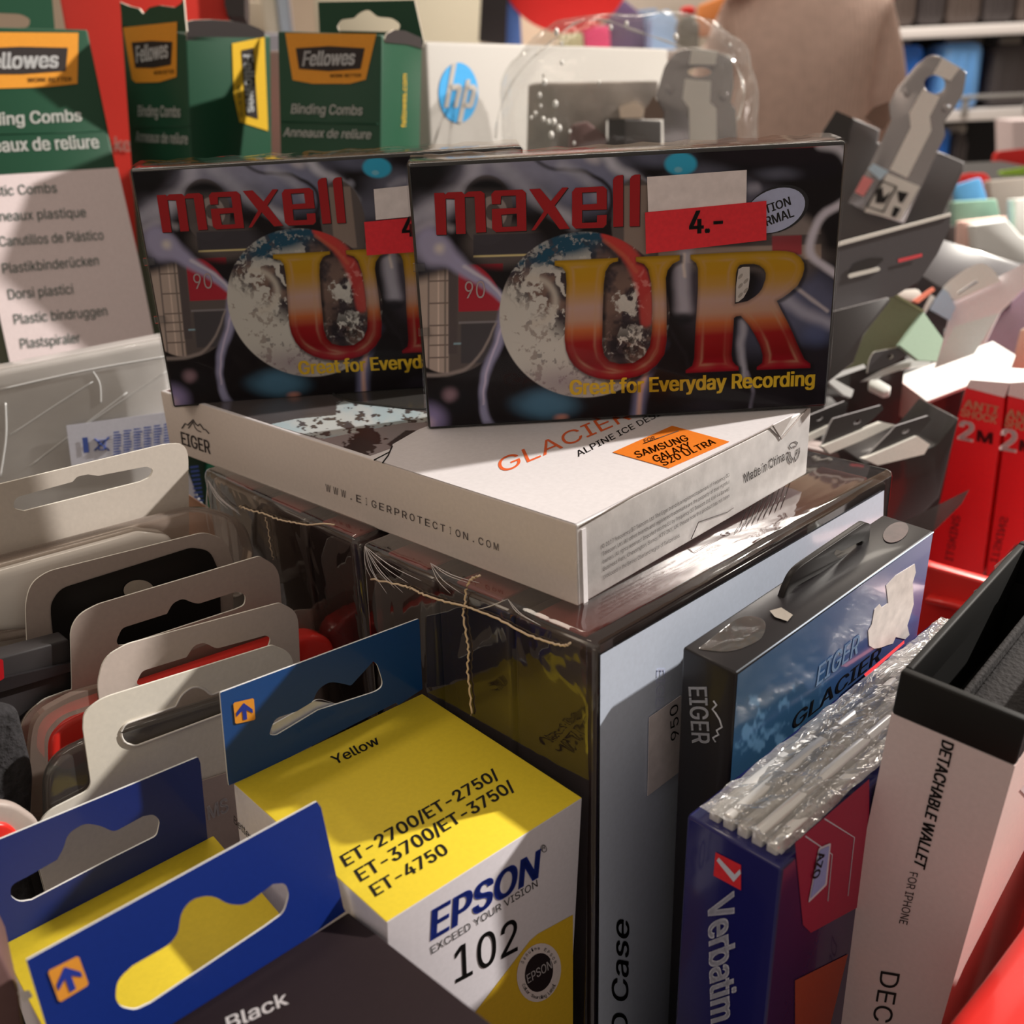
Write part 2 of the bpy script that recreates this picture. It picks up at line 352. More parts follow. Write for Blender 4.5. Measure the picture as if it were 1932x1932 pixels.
class Box:
    def __init__(s, key, D=None, R=None, t=None, floor=None):
        if key: D, R, t = POSE[key]
        s.D = np.array(D, float); s.R = np.array(R, float).reshape(3, 3); s.t = np.array(t, float)
        if floor is not None:                      # let the unseen lower end reach what it stands on
            lowest = min((s.t + (np.array(k) * s.D) @ s.R)[2] for k in ((0, 0, 0), (1, 0, 0), (0, 1, 0), (1, 1, 0)))
            e = (lowest - floor) / s.R[2][2]; s.t = s.t - s.R[2] * e; s.D[2] += e
    def P(s, a, b, c): return s.t + (np.array((a, b, c), float) * s.D) @ s.R
    def plane(s, f):
        u, v, w = s.R
        return {'front': Plane(s.P(0, 0, 0), -v), 'back': Plane(s.P(0, 1, 0), v), 'right': Plane(s.P(1, 0, 0), u), 'left': Plane(s.P(0, 0, 0), -u), 'top': Plane(s.P(0, 0, 1), w)}[f]
    def thing(s, name, label, cat, group=None): s.o = thing(name, label, cat, s.t, s.R, group); return s.o
    def body(s, name, mats, bev=.0004, parent=None, seg=2, open_top=0, inset=0, lo=(0, 0, 0), hi=(1, 1, 1)):
        """mats: dict face -> material, '*' the rest"""
        V = []
        for c in (0, 1):
            for a, b in ((0, 0), (1, 0), (1, 1), (0, 1)):
                q = [(lo, hi)[a][0], (lo, hi)[b][1], (lo, hi)[c][2]]; V.append(s.P(*q) + (np.array([(.5 - a), (.5 - b), (.5 - c)]) * 2 * inset) @ s.R)
        F = {'bottom': (0, 3, 2, 1), 'top': (4, 5, 6, 7), 'front': (0, 1, 5, 4), 'right': (1, 2, 6, 5), 'back': (2, 3, 7, 6), 'left': (3, 0, 4, 7)}
        names = [k for k in F if not (open_top and k == 'top')]; ml = []; mi = []
        for k in names:
            m = mats.get(k, mats['*'])
            if m not in ml: ml.append(m)
            mi.append(ml.index(m))
        o = mesh_obj(name, V, [F[k] for k in names], ml, parent or s.o, mi)
        if open_top:
            so = o.modifiers.new('wall', 'SOLIDIFY'); so.thickness = open_top; so.offset = -1
        elif bev: bevel(o, bev, seg)
        return o

# ================================================================== the two audio cassettes standing on the white carton
blk_pl = mat('case_black', (.012, .011, .012), rough=.12, spec=.5, coat=.6)
clear_edge = film('case_clear', tint=(.97, .97, .97), gloss=-.16, cap=.35, rough=.04, bump=0)
red_let = card('logo_red', S(150, 8, 18, .68)); red_dark = card('logo_shadow', (.02, .008, .008))
yel_let = card('slogan_yellow', S(192, 154, 30, .33)); paper_old = card('old_paper', S(172, 160, 152, .45), grain=.1, bscale=300)
price_red = card('price_red', S(176, 32, 38, .5), grain=.08); ink = card('ink_black', (.012, .011, .012), grain=0)
silver_oval = card('oval_silver', S(160, 162, 180, .5))
art_m = mat('inlay_print', attr=True, rough=.4, spec=.12)
z2 = lambda L: [(730 + x / 2.1467, 200 + y / 2.1467) for x, y in L]
zl = lambda L: [(800 + x / 4.2, 320 + y / 4.2) for x, y in L]
zu = lambda L: [(1220 + x / 5.682, 440 + y / 5.682) for x, y in L]
U_OUT = [(1046.4, 492), (1166, 486.3), (1166, 493), (1157, 495), (1150, 499.5), (1142, 512.8), (1139, 536), (1137, 585), (1136, 652), (1140, 670), (1150, 681.7), (1170, 686.7), (1195, 685), (1215, 671.8), (1226.5, 652), (1230.6, 618.8), (1230.6, 575), (1229, 536), (1223, 507.8), (1215, 497.8), (1200, 493), (1199.6, 485), (1282.8, 480.8), (1282.8, 491), (1269, 498), (1259.6, 510), (1256, 524.5), (1257, 560), (1257.8, 589.6), (1257.8, 642), (1253.4, 668.8), (1239.4, 688), (1222, 702), (1203, 710), (1180, 715), (1155, 717), (1128.8, 714), (1110, 708), (1095.6, 700), (1083, 690), (1074, 677), (1067.6, 660), (1065, 640), (1065.8, 618.8), (1069, 536), (1067.5, 514.4), (1060.8, 504.5), (1046.4, 501)]
R_OUT = zu([(470, 230), (900, 205), (1250, 190), (1400, 187), (1500, 192), (1580, 210), (1650, 260), (1685, 320), (1690, 380), (1670, 460), (1620, 560), (1530, 640), (1460, 690), (1395, 725), (1440, 820), (1520, 970), (1570, 1080), (1620, 1200), (1690, 1350), (1755, 1400), (1755, 1445), (1180, 1465), (1180, 1435), (1240, 1390), (1245, 1310), (1215, 1200), (1160, 1090), (1100, 990), (1010, 885), (960, 890), (935, 910), (930, 1000), (910, 1300), (920, 1370), (950, 1410), (985, 1430), (988, 1472), (420, 1500), (418, 1470), (490, 1420), (510, 1340), (525, 1000), (535, 850), (550, 600), (550, 380), (530, 320), (470, 275)])
R_HOLE = zu([(1000, 340), (1050, 330), (1150, 328), (1210, 345), (1258, 385), (1278, 430), (1275, 490), (1240, 590), (1205, 640), (1160, 680), (1080, 730), (945, 758), (950, 600), (958, 430), (975, 370)])
def S2(a): return np.array(S(*((a[0] + 2, a[1], a[2] * .93) if a[2] > a[0] else a), .38))
def cover_art(px, py, gx, gy):
    X = (px - 730) * 2.1467; Y = (py - 200) * 2.1467
    wx = X + 30 * (fbm(X / 160, Y / 160, 3) - .5); wy = Y + 30 * (fbm(X / 160 + 9, Y / 160 + 4, 3) - .5)
    c = np.tile(S2((15, 11, 12)), (len(X), 1))
    def blob(cx, cy, rx, ry, rot, col, soft=.6, a=1, warp=True):
        nonlocal c
        xx, yy = (wx, wy) if warp else (X, Y); r = math.radians(rot); dx = xx - cx; dy = yy - cy
        d = np.hypot((dx * math.cos(r) + dy * math.sin(r)) / rx, (-dx * math.sin(r) + dy * math.cos(r)) / ry)
        c = mixc(c, S2(col), a * (1 - sst(1 - soft, 1, d)))
    def stroke(pts, w, col, a=1, w2=None, soft=1.0):
        nonlocal c
        d, t = segdist(wx, wy, spline(pts, 5)); ww = w + ((w2 if w2 is not None else w) - w) * t
        c = mixc(c, S2(col), a * (1 - sst(1 - soft, 1, d / ww)))
    lav = (98, 98, 118); pale = (160, 152, 150); dk = (22, 18, 20)
    # flowing silver folds
    blob(650, 230, 420, 120, 4, lav, .7, .9); blob(820, 330, 260, 150, 0, (88, 90, 112), .7, .8); blob(430, 260, 260, 90, -20, (92, 90, 106), .8, .8)
    blob(1300, 330, 240, 130, 5, (80, 80, 96), .8, .8); blob(1480, 420, 260, 160, 10, (78, 76, 92), .8, .7); blob(1700, 800, 250, 200, 20, (74, 76, 100), .8, .75)
    blob(1300, 750, 180, 260, 0, (50, 46, 55), .8, .8); blob(200, 420, 170, 90, -25, (100, 98, 112), .8, .8); blob(1100, 200, 200, 60, 0, (70, 72, 90), .8, .7)
    stroke([(80, 470), (240, 400), (330, 310), (360, 220)], 60, (150, 145, 148), .7); stroke([(420, 200), (560, 330), (660, 420), (760, 470)], 55, (128, 126, 138), .8)
    stroke([(880, 190), (930, 260), (1010, 300), (1070, 380)], 42, (140, 138, 150), .8); stroke([(930, 480), (1000, 350), (1060, 300)], 30, (120, 120, 135), .6)
    blob(830, 215, 50, 40, 0, (165, 155, 150), .9, .6)
    stroke([(585, 200), (650, 248), (800, 272), (890, 330), (905, 400), (880, 470)], 16, dk, .95); stroke([(150, 330), (90, 300), (60, 240)], 60, (10, 9, 10), .9)
    blob(170, 270, 110, 60, -10, (12, 11, 12), .7, 1); blob(1620, 240, 290, 75, 4, (16, 12, 16), .45, 1, False); blob(1560, 200, 330, 50, 0, (20, 14, 18), .5, 1, False)
    stroke([(1760, 150), (1830, 170), (1880, 240), (1890, 330)], 34, (170, 165, 178), .9); stroke([(1560, 170), (1700, 160), (1790, 150)], 9, (150, 60, 60), .5)
    blob(1580, 270, 130, 40, 0, (90, 92, 110), .9, .4)
    blob(520, 300, 330, 150, 10, (104, 104, 122), .9, .55); blob(1150, 420, 200, 120, 0, (84, 84, 100), .9, .6); blob(140, 520, 120, 200, 0, (98, 96, 112), .9, .6); blob(1560, 900, 300, 160, -15, (58, 60, 78), .9, .7)
    stroke([(90, 520), (180, 480), (260, 500)], 30, (140, 132, 132), .5); stroke([(700, 240), (800, 300), (860, 380)], 40, (130, 128, 140), .5); stroke([(1240, 330), (1330, 300), (1420, 340), (1500, 330)], 36, (120, 118, 132), .6)
    c = c * (.86 + .28 * fbm(X / 70, Y / 70, 4))[:, None]
    # window areas: the grey-brown inside of the cassette
    def inside(mask):
        nonlocal c
        col = np.tile(S2((66, 58, 54)), (len(X), 1))
        sd = lambda x0, y0, x1, y1, k, s=6: (sst(x0 - s, x0 + s, X) * (1 - sst(x1 - s, x1 + s, X)) * sst(y0 - s, y0 + s, Y + .03 * (X - 400)) * (1 - sst(y1 - s, y1 + s, Y + .03 * (X - 400))))[:, None] * 1.0
        def rect(x0, y0, x1, y1, k, s=5, a=1):
            nonlocal col
            col = mixc(col, S2(k), (sd(x0, y0, x1, y1, k, s) * a)[:, 0])
        rect(100, 640, 250, 1080, (128, 112, 100)); rect(165, 640, 172, 1080, (84, 74, 68), 3); rect(205, 640, 212, 1080, (150, 132, 118), 3); rect(232, 640, 240, 1080, (90, 80, 72), 3)
        for yy in (700, 790, 880, 920, 960, 1010): rect(170, yy, 250, yy + 6, (84, 72, 64), 3)
        rect(350, 520, 640, 610, (46, 42, 44)); rect(350, 604, 610, 612, (178, 160, 110), 3); rect(290, 640, 470, 830, (120, 26, 34), 4)
        rect(250, 640, 285, 1000, (60, 52, 50)); rect(270, 955, 400, 963, (120, 150, 165), 3, .6); rect(290, 870, 480, 880, (90, 84, 82), 3)
        rect(300, 880, 480, 1040, (50, 46, 46)); rect(960, 340, 1060, 620, (98, 84, 74)); rect(1100, 600, 1760, 660, (116, 100, 88)); rect(1560, 560, 1680, 640, (118, 44, 46)); rect(1560, 430, 1760, 560, (112, 100, 92))
        c = c * (1 - mask[:, None]) + col * mask[:, None]
    def emask(cx, cy, rx, ry, s=.04, rot=0):
        r = math.radians(rot); dx = X - cx; dy = Y - cy; return 1 - sst(1 - s, 1 + s, np.hypot((dx * math.cos(r) + dy * math.sin(r)) / rx, (-dx * math.sin(r) + dy * math.cos(r)) / ry))
    low = sst(560, 700, Y) * (1 - sst(1040, 1100, Y))
    inside(np.clip(emask(405, 420, 105, 140) * .85 + emask(470, 560, 150, 90, .3) * .9, 0, 1))
    inside(np.clip(emask(260, 850, 215, 235, .02) * sst(640, 700, Y + .3 * (X - 250)), 0, 1))
    inside(emask(1010, 480, 100, 190, .05)); inside(emask(1380, 610, 420, 60, .3) * .8); inside(emask(1620, 580, 150, 150, .2) * .7)
    d = np.hypot((X - 430) / 60, (Y - 430) / 70); c = mixc(c, S2((120, 108, 100)), .7 * (sst(.45, .55, d) * (1 - sst(.9, 1, d))) * (X > 380))
    # dark top of the hub window
    c = mixc(c, S2((14, 12, 14)), emask(405, 360, 100, 70, .3) * (1 - sst(320, 380, Y)))
    # silver folds over the windows
    stroke([(165, 545), (200, 570), (300, 640), (400, 720), (480, 800)], 82, (112, 108, 134), 1, 22, .75); blob(190, 585, 105, 85, 15, (112, 108, 132), .6, 1); blob(210, 580, 42, 34, 0, (172, 160, 146), 1, .8)
    stroke([(320, 640), (400, 700), (470, 790), (480, 850)], 17, (158, 150, 152), .8, 8)
    stroke([(470, 830), (452, 950), (405, 1060), (385, 1170), (405, 1270), (430, 1310)], 34, (104, 102, 128), 1, 22, .8); stroke([(462, 900), (400, 1090), (390, 1200)], 9, (160, 146, 156), .8)
    stroke([(140, 1090), (260, 1080), (370, 1010), (440, 880)], 18, (112, 100, 92), .8, 8); blob(260, 1190, 150, 90, 0, (14, 12, 14), .7, 1)
    blob(185, 1270, 95, 90, 20, (112, 102, 140), .9, .8); blob(170, 1290, 50, 40, 0, (150, 126, 130), .9, .6); blob(252, 1165, 45, 42, 0, (128, 100, 104), .9, .55)
    blob(640, 1210, 190, 85, 0, (52, 82, 104), .8, .95); blob(700, 1262, 45, 22, 0, (160, 104, 84), .9, .6); blob(560, 1290, 250, 25, 0, (20, 18, 20), .8, .7)
    stroke([(1090, 960), (1040, 1080), (1000, 1290)], 60, (92, 92, 122), .9, 36); stroke([(1065, 1040), (1030, 1120), (1010, 1260)], 20, (178, 138, 118), .85, 16)
    stroke([(1210, 585), (1190, 700), (1195, 810)], 48, (120, 116, 128), .9, 58, .9); stroke([(1205, 600), (1200, 690)], 13, (165, 150, 135), .7)
    blob(1195, 855, 70, 36, 0, (18, 16, 18), .8, .9); stroke([(1440, 880), (1425, 1000), (1445, 1100)], 34, (112, 110, 122), .9, 20); stroke([(1130, 880), (1200, 1000), (1220, 1060)], 14, dk, .8)
    stroke([(1450, 1080), (1480, 1150), (1475, 1230)], 14, (96, 92, 108), .8)
    stroke([(1840, 390), (1760, 440), (1715, 540), (1725, 620), (1840, 700)], 30, (156, 148, 150), 1, 26, .9); stroke([(1600, 760), (1700, 840), (1830, 900)], 52, (118, 116, 132), .85, 40); stroke([(1650, 720), (1780, 830)], 14, (160, 148, 142), .6)
    blob(1760, 1060, 140, 160, 0, (22, 20, 26), .6, .95); blob(1650, 1190, 260, 90, 0, (16, 14, 18), .6, 1, False); blob(1300, 1230, 160, 60, 0, (26, 22, 26), .8, .9); blob(1740, 930, 90, 70, 0, (60, 68, 100), .9, .6)
    # blue ball at the top
    d = np.hypot((X - 1190) / 72, (Y - 235) / 52); c = mixc(c, S2((36, 120, 152)), 1 - sst(.75, 1.05, d)); d = np.hypot((X - 1180) / 20, (Y - 258) / 14); c = mixc(c, S2((120, 170, 190)), .7 * (1 - sst(.5, 1.1, d)))
    # globe
    gx_ = (X - 800) / 346; gy_ = (Y - 845) / 337; r = np.hypot(gx_, gy_); zz = np.sqrt(np.clip(1 - r * r, 0, 1)); sx = gx_ / (.35 + zz * .65 + 1e-3); sy = gy_ / (.35 + zz * .65 + 1e-3)
    ang = np.arctan2(Y - 790, X - 590); rr = np.hypot(X - 590, Y - 790) / 150; tw = 2.2 * np.exp(-rr * rr)
    qx = (X - 590) * np.cos(tw) - (Y - 790) * np.sin(tw); qy = (X - 590) * np.sin(tw) + (Y - 790) * np.cos(tw)
    n1 = .25 * (fbm(X / 16, Y / 16, 4) - .5) + fbm(qx / 60 + 2 * fbm(X / 60, Y / 60, 3), qy / 75 + 2 * fbm(X / 60 + 5, Y / 60 + 8, 3), 6); n2 = fbm(X / 22, Y / 22, 4)
    land = np.array(S2((92, 72, 62))); sea = np.array(S2((44, 36, 38))); wht = np.array(S2((186, 178, 164)))
    g = np.tile(land, (len(X), 1)); g = mixc(g, sea, sst(.4, .6, fbm(X / 90 + 40, Y / 90, 4)))
    g = mixc(g, wht, np.clip(sst(.44, .56, n1 + .1 * (n2 - .5) + .08 * (X < 560) - .06 * (X > 720)), 0, 1))
    g = mixc(g, np.array(S2((176, 168, 154))), sst(-.12, .3, gy_ - .85 * gx_ - .35) * (1 - .55 * sst(.52, .62, n2)))
    g = mixc(g, np.array(S2((190, 178, 160))), .8 * np.exp(-((rr - .62) / .1) ** 2) * (ang < 1.6) * (ang > -1.9))
    blue = np.array(S2((22, 56, 76))); bm_ = np.exp(-(((X - 730) / 110) ** 2 + ((Y - 560) / 48) ** 2)) + .8 * np.exp(-(((X - 640) / 55) ** 2 + ((Y - 610) / 48) ** 2)) + .7 * np.exp(-(((X - 545) / 40) ** 2 + ((Y - 640) / 30) ** 2)) + .7 * np.exp(-(((X - 860) / 90) ** 2 + ((Y - 525) / 25) ** 2))
    g = mixc(g, blue, np.clip(bm_ * 1.3, 0, 1) * (1 - .5 * sst(.55, .62, n2)))
    g = mixc(g, sea, .8 * np.exp(-(((X - 950) / 60) ** 2 + ((Y - 600) / 70) ** 2))); g = mixc(g, np.array(S2((20, 16, 18))), .9 * np.exp(-(((X - 960) / 90) ** 2 + ((Y - 960) / 90) ** 2)) * sst(.4, .5, 1 - n2))
    dr, tr = segdist(X, Y, spline([(890, 520), (960, 580), (1010, 650), (1045, 760), (1050, 870)], 6)); g = mixc(g, np.array(S2((168, 50, 44))), (1 - sst(.4, 1, dr / (32 + 14 * np.sin(tr * 3)))) * (.65 + .35 * (1 - tr)))
    dr, _ = segdist(X, Y, [(880, 545), (960, 605), (1010, 670)]); g = mixc(g, np.array(S2((190, 100, 70))), .5 * (1 - sst(.2, 1, dr / 14)))
    g = mixc(g, np.array(S2((96, 70, 84))), .5 * np.exp(-(((X - 720) / 160) ** 2 + ((Y - 1120) / 60) ** 2)))
    g = g * .78
    c = c * (1 - (1 - sst(.985, 1.005, r))[:, None]) + g * (1 - sst(.985, 1.005, r))[:, None]
    # big two-letter grade mark, yellow to red, rounded edges
    for outl, hole in ((U_OUT, None), (R_OUT, R_HOLE)):
        s = sdf(px, py, outl)
        if hole is not None: s = np.minimum(s, -sdf(px, py, hole))
        sh = sdf(px - 3, py - 3, outl)
        if hole is not None: sh = np.minimum(sh, -sdf(px - 3, py - 3, hole))
        c = mixc(c, np.array(S2((14, 10, 12))), .75 * sst(-7, 1, sh) * (s < 2))
        t = (py + .055 * (px - 1160) - 485) / 232
        st = [(0, (196, 150, 26)), (.18, (190, 140, 28)), (.27, (176, 132, 62)), (.4, (172, 138, 122)), (.5, (168, 128, 104)), (.58, (158, 84, 44)), (.68, (124, 18, 18)), (.85, (108, 8, 12)), (1, (134, 8, 28))]
        col = np.stack([np.interp(t, [a for a, _ in st], [S2(b)[k] for _, b in st]) for k in range(3)], -1)
        e = np.exp(-((s - 14) / 2.6) ** 2) * .45 + np.exp(-((s - 9) / 5) ** 2) * .1
        col = mixc(col, np.array(S2((214, 168, 130))), np.clip(e, 0, 1) * (.6 + .4 * np.sin(px / 9 + py / 40)))
        col = col * .66 * (.66 + .34 * sst(0, 8, s))[:, None]
        c = mixc(c, np.array([0, 0, 0.]), sst(-.8, .8, s)); c = c + col * sst(-.8, .8, s)[:, None]
    # white and red glimpse inside the R
    return np.clip(c, .003, .85)
ML = [
 [zl([(80, 186), (160, 183), (163, 200), (190, 180), (300, 176), (322, 198), (350, 175), (450, 170), (480, 190), (492, 495), (412, 500), (400, 215), (322, 218), (330, 508), (255, 510), (243, 232), (170, 230), (178, 516), (98, 518)])],
 [zl([(538, 275), (533, 195), (560, 166), (780, 158), (806, 182), (812, 485), (570, 495), (540, 470), (538, 312), (730, 303), (728, 205), (610, 208), (606, 272)]), zl([(612, 358), (735, 348), (738, 450), (620, 455)])],
 [zl([(833, 155), (920, 150), (1005, 250), (1095, 143), (1143, 141), (1035, 285), (1155, 468), (1075, 473), (980, 345), (880, 480), (850, 482), (950, 330)])],
 [zl([(1173, 178), (1200, 144), (1420, 132), (1448, 155), (1448, 315), (1252, 322), (1252, 422), (1370, 418), (1372, 362), (1448, 358), (1445, 435), (1420, 460), (1200, 467), (1173, 440)]), zl([(1252, 182), (1368, 176), (1370, 270), (1255, 278)])],
 [zl([(1497, 85), (1510, 60), (1535, 46), (1578, 42), (1578, 450), (1500, 455)])], [zl([(1632, 75), (1645, 52), (1670, 40), (1713, 38), (1707, 448), (1630, 450)])]]
ART_ME = None
def cassette(key, label):
    b = Box(key); o = b.thing('audio_cassette', label, 'cassette', 'wrapped audio cassettes')
    f = b.plane('front')
    b.body('case', {'*': blk_pl}, .0009, lo=(.004, .06, .004), hi=(.996, .94, .996), seg=3)
    b.body('clear_shell', {'*': clear_edge}, .0014, seg=4)
    u, v, w = b.R
    return b, o, f
bA, cA, fA = cassette('cassA', 'shrink-wrapped audio cassette in front, four-mark red price sticker fully visible')
u, v, w = bA.R
art = print_panel('inlay_card', cA, bA.P(0, .045, 0) + u * .0012 + w * .0012, u, w, .109 - .0024, .069 - .0024, 640, 408, cover_art, art_m)
fA_in = Plane(bA.P(0, .03, 0), -v); fF = fA
shadow = [[[(x + 1.2, y + 1.4) for x, y in l] for l in p] for p in ML]
partsA = [bez('lettering', cA, fA_in, shadow, red_dark, .00003), bez('lettering', cA, fA_in, ML, red_let, .00008, label='red brand lettering')]
partsA.append(text(cA, fA_in, 'Great for Everyday Recording', (1075, 745), (1537, 727), (1074, 718), yel_let, .03, name='slogan', label='yellow slogan'))
partsA.append(flat('oval_badge', cA, fA_in, ell(1466, 395, 63, 42, -24), card('oval_rim', (.02, .02, .025)), lift=.00005))
partsA.append(flat('oval_badge', cA, fA_in, ell(1462, 397, 60, 39, -24), silver_oval, lift=.00008, label='silver oval'))
partsA.append(text(cA, fA_in, 'POSITION', (1398, 420), (1493, 386), (1394, 405), ink, .02, .00011))
partsA.append(text(cA, fA_in, 'NORMAL', (1418, 437), (1499, 408), (1413, 421), ink, .02, .00011))
partsA.append(text(cA, fA_in, '90', (877, 563), (915, 562), (877, 531), card('numeral_grey', S(132, 112, 108)), 0, .00008, name='numeral'))
for q in range(5):
    partsA.append(flat('cassette_hub_tooth' if 0 else 'hub', cA, fA_in, z2(ell(1440 + (q % 2) * 22 - 8, 690 + q * 19, 14, 6, -50, 10)), card('hub_grey', S(120, 112, 102)), lift=.00004))
partsA.append(flat('tape_window', cA, fA_in, zu([(985, 385), (1030, 362), (1105, 360), (1105, 480), (1090, 600), (1040, 690), (985, 735), (955, 740), (960, 560)]), card('hub_white', S(150, 142, 132)), lift=.00003))
bB, cB, fB = cassette('cassB', 'shrink-wrapped audio cassette behind, its right half hidden by the front cassette')
def clone(src, dst):
    n = src.copy(); C.objects.link(n); n.parent = dst; return n
clone(art, cB)
for p in partsA: clone(p, cB)
for (o, f, white, red, four) in (
    (cA, fA, [(1221, 334), (1409, 320.5), (1408, 383), (1223, 400)], [(1217, 401), (1446, 379), (1446, 453), (1219, 479)], ((1300, 441), (1364, 437), (1300, 399))),
    (cB, fB, [(705, 357), (872, 340), (870, 400), (709, 415)], [(687, 419), (890, 400), (890, 468), (692, 482)], ((758, 447), (818, 443), (758, 410)))):
    slab('blank_label', o, f.off(.0002), white, paper_old, .00012, label='worn blank white label')
    slab('price_sticker', o, f.off(.00035), red, price_red, .00012, label='red price sticker')
    text(o, f.off(.00036), '4.-', *four, ink, .03, name='price')
cap = film('case_hinge', tint=(.9, .9, .9), gloss=.6, rough=.08, bump=0)
for b, o in ((bA, cA), (bB, cB)):
    for zc in (.38, .62):
        mesh_obj('hinge_nub', *(lambda P: ([P + np.array(k) @ b.R * 1 for k in ((0, -.0003, 0), (.003, -.0003, 0), (.003, -.0003, .002), (0, -.0003, .002), (0, .0005, 0), (.003, .0005, 0), (.003, .0005, .002), (0, .0005, .002))], [(0, 1, 2, 3), (0, 4, 5, 1), (1, 5, 6, 2), (2, 6, 7, 3), (3, 7, 4, 0)]))(b.P(.0, 0, zc)), cap, o)
wrapf = film('shrink_wrap', gloss=.0, rough=.05, bump=.25, bscale=35, cap=.3)
for b, o in ((bA, cA), (bB, cB)):   # crinkled film along the top
    pts = [b.P(t, .02 + .9 * (k % 2), 1.0) + b.R[2] * (.0004 + .0004 * math.sin(t * 37 + k)) for k, t in enumerate(np.linspace(.01, .99, 40))]
    ga = [b.P(t, .03, 1) + b.R[2] * .0004 for t in np.linspace(.01, .99, 30)]; gb = [b.P(t, .97, 1) + b.R[2] * (.0007 + .0003 * math.sin(t * 60)) for t in np.linspace(.01, .99, 30)]
    mesh_obj('shrink_film', ga + gb, [(i, i + 1, 31 + i, 30 + i) for i in range(29)], wrapf, o, smooth=True)

# ================================================================== white phone-case carton under the cassettes
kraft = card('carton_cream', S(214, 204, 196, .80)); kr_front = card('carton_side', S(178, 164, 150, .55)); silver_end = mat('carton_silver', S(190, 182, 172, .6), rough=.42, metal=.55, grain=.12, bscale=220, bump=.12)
bE = Box('eiger'); oE = bE.thing('phone_case_carton', 'flat pale phone-case carton with orange lettering, carrying the two cassettes', 'box')
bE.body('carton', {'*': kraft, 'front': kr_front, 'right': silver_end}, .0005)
eT = bE.plane('top'); eF = bE.plane('front'); eR = bE.plane('right')
def glacier(px, py, gx, gy):
    n = fbm(px / 14, py / 9, 5); n2 = fbm(px / 40 + 7, py / 30, 4); c = np.tile(S(62, 55, 52, .34), (len(px), 1))
    c = c * (.8 + .35 * fbm(px / 60, py / 8, 3))[:, None]
    ice = inpoly(px, py, [(508, 801), (560, 790), (634, 783), (636, 757), (655, 755), (800, 778), (830, 790), (830, 800), (760, 800), (690, 812), (610, 828), (560, 815)])
    c = np.where(ice[:, None], mixc(np.tile(S(140, 150, 148, .36), (len(px), 1)), S(222, 222, 212, .36), sst(.35, .65, n2)), c); dkm = ice & (fbm(px / 11 + 3, py / 7, 4) > .6) & (px > 560)
    c = np.where(dkm[:, None], S(58, 52, 50, .36), c)
    sl = inpoly(px, py, [(508, 803), (560, 818), (610, 828), (690, 812), (760, 798), (830, 796), (800, 808), (742, 838), (730, 858), (708, 868), (690, 878), (600, 850)])
    c = np.where(sl[:, None], S(118, 108, 104, .36), c)
    rk = (np.exp(-(((px - 690) / 38) ** 2 + ((py - 828) / 26) ** 2)) + .9 * np.exp(-(((px - 668) / 26) ** 2 + ((py - 852) / 14) ** 2))) * 1.15 + .55 * (fbm(px / 9, py / 6, 4) - .5) * 2 > .62
    c = np.where((rk & (py > 790))[:, None], S(44, 34, 32, .36), c)
    wed = inpoly(px, py, [(730, 838), (765, 812), (795, 812), (770, 828), (742, 846)]); c = np.where(wed[:, None], S(52, 44, 42, .36), c)
    return c * .72
edge_l = [(441, 771), (735, 884), (709, 868)]
uu, vv, ww = bE.R
print_panel('ice_photo', oE, bE.P(0, 0, 1) + uu * .0018 + vv * .0012, uu, vv, .0985, .0975, 300, 300, glacier, mat('photo_gloss', attr=True, rough=.25, coat=.3), keep=lambda x, y: x < 836)
flat('cream_panel', oE, eT, [(709, 868), (737, 850), (741, 838), (790, 810), (812, 802), (1100, 760), (1500, 740), (1522, 768), (1086, 988)], kraft, lift=.00012)
tube('phone_outline', oE, [eT.off(.0002).hit(x, y) for x, y in spline([(900, 768), (802, 772), (720, 765), (664, 758), (636, 748), (631, 742), (660, 735), (760, 722)], 5)], .0004, mat('graphite', (.03, .03, .03), rough=.3))
flat('phone_panel', oE, eT, [(800, 771), (720, 764), (664, 757), (638, 748), (634, 743), (660, 735), (800, 716)], mat('graphite2', (.05, .048, .046), rough=.25, coat=.4), lift=.00014)
for pl in ([(706, 868), (735, 853), (738, 846)], [(722, 873), (732, 860), (740, 842)]):
    tube('crease_line', oE, [eT.off(.00015).hit(x, y) for x, y in pl], .0002, ink)
orange = card('orange_ink', S(226, 96, 44, .6)); or_st = card('orange_label', S(244, 128, 30, .68)); grey_ink = card('grey_ink', S(70, 62, 58, .6))
text(oE, eT, 'GLACIER', (946, 893), (1192, 790), (936, 868), orange, -.004, lift=.0002, label='orange title lettering')
text(oE, eT, 'ALPINE ICE DESIGN', (1091, 862), (1270, 772), (1085, 852), grey_ink, .004, lift=.0002)
slab('model_label', oE, eT.off(.0003), [(1156, 853), (1268, 803), (1376, 833), (1262, 883)], or_st, .0001, label='orange sticker')
text(oE, eT.off(.0003), 'FOR', (1217, 835), (1237, 828), (1214, 829), ink)
text(oE, eT.off(.0003), 'SAMSUNG', (1203, 864), (1301, 830), (1195, 853), ink, .004)
text(oE, eT.off(.0003), 'GALAXY', (1237, 872), (1307, 843), (1229, 861), ink, .004)
text(oE, eT.off(.0003), 'S20 ULTRA', (1253, 879), (1352, 836), (1244, 869), ink, .004)
tube('label_rule', oE, [eT.off(.0004).hit(1214, 837), eT.off(.0004).hit(1280, 813)], .00012, ink)
text(oE, eF, 'EIGER', (343, 838), (397, 857), (340, 814), grey_ink, .012, lift=.0002)
tube('mountain_mark', oE, [eF.off(.0002).hit(x, y) for x, y in [(343, 808), (349, 799), (354, 802), (364, 792), (369, 800), (373, 803), (377, 800), (384, 810), (388, 811), (394, 818)]], .0002, grey_ink)
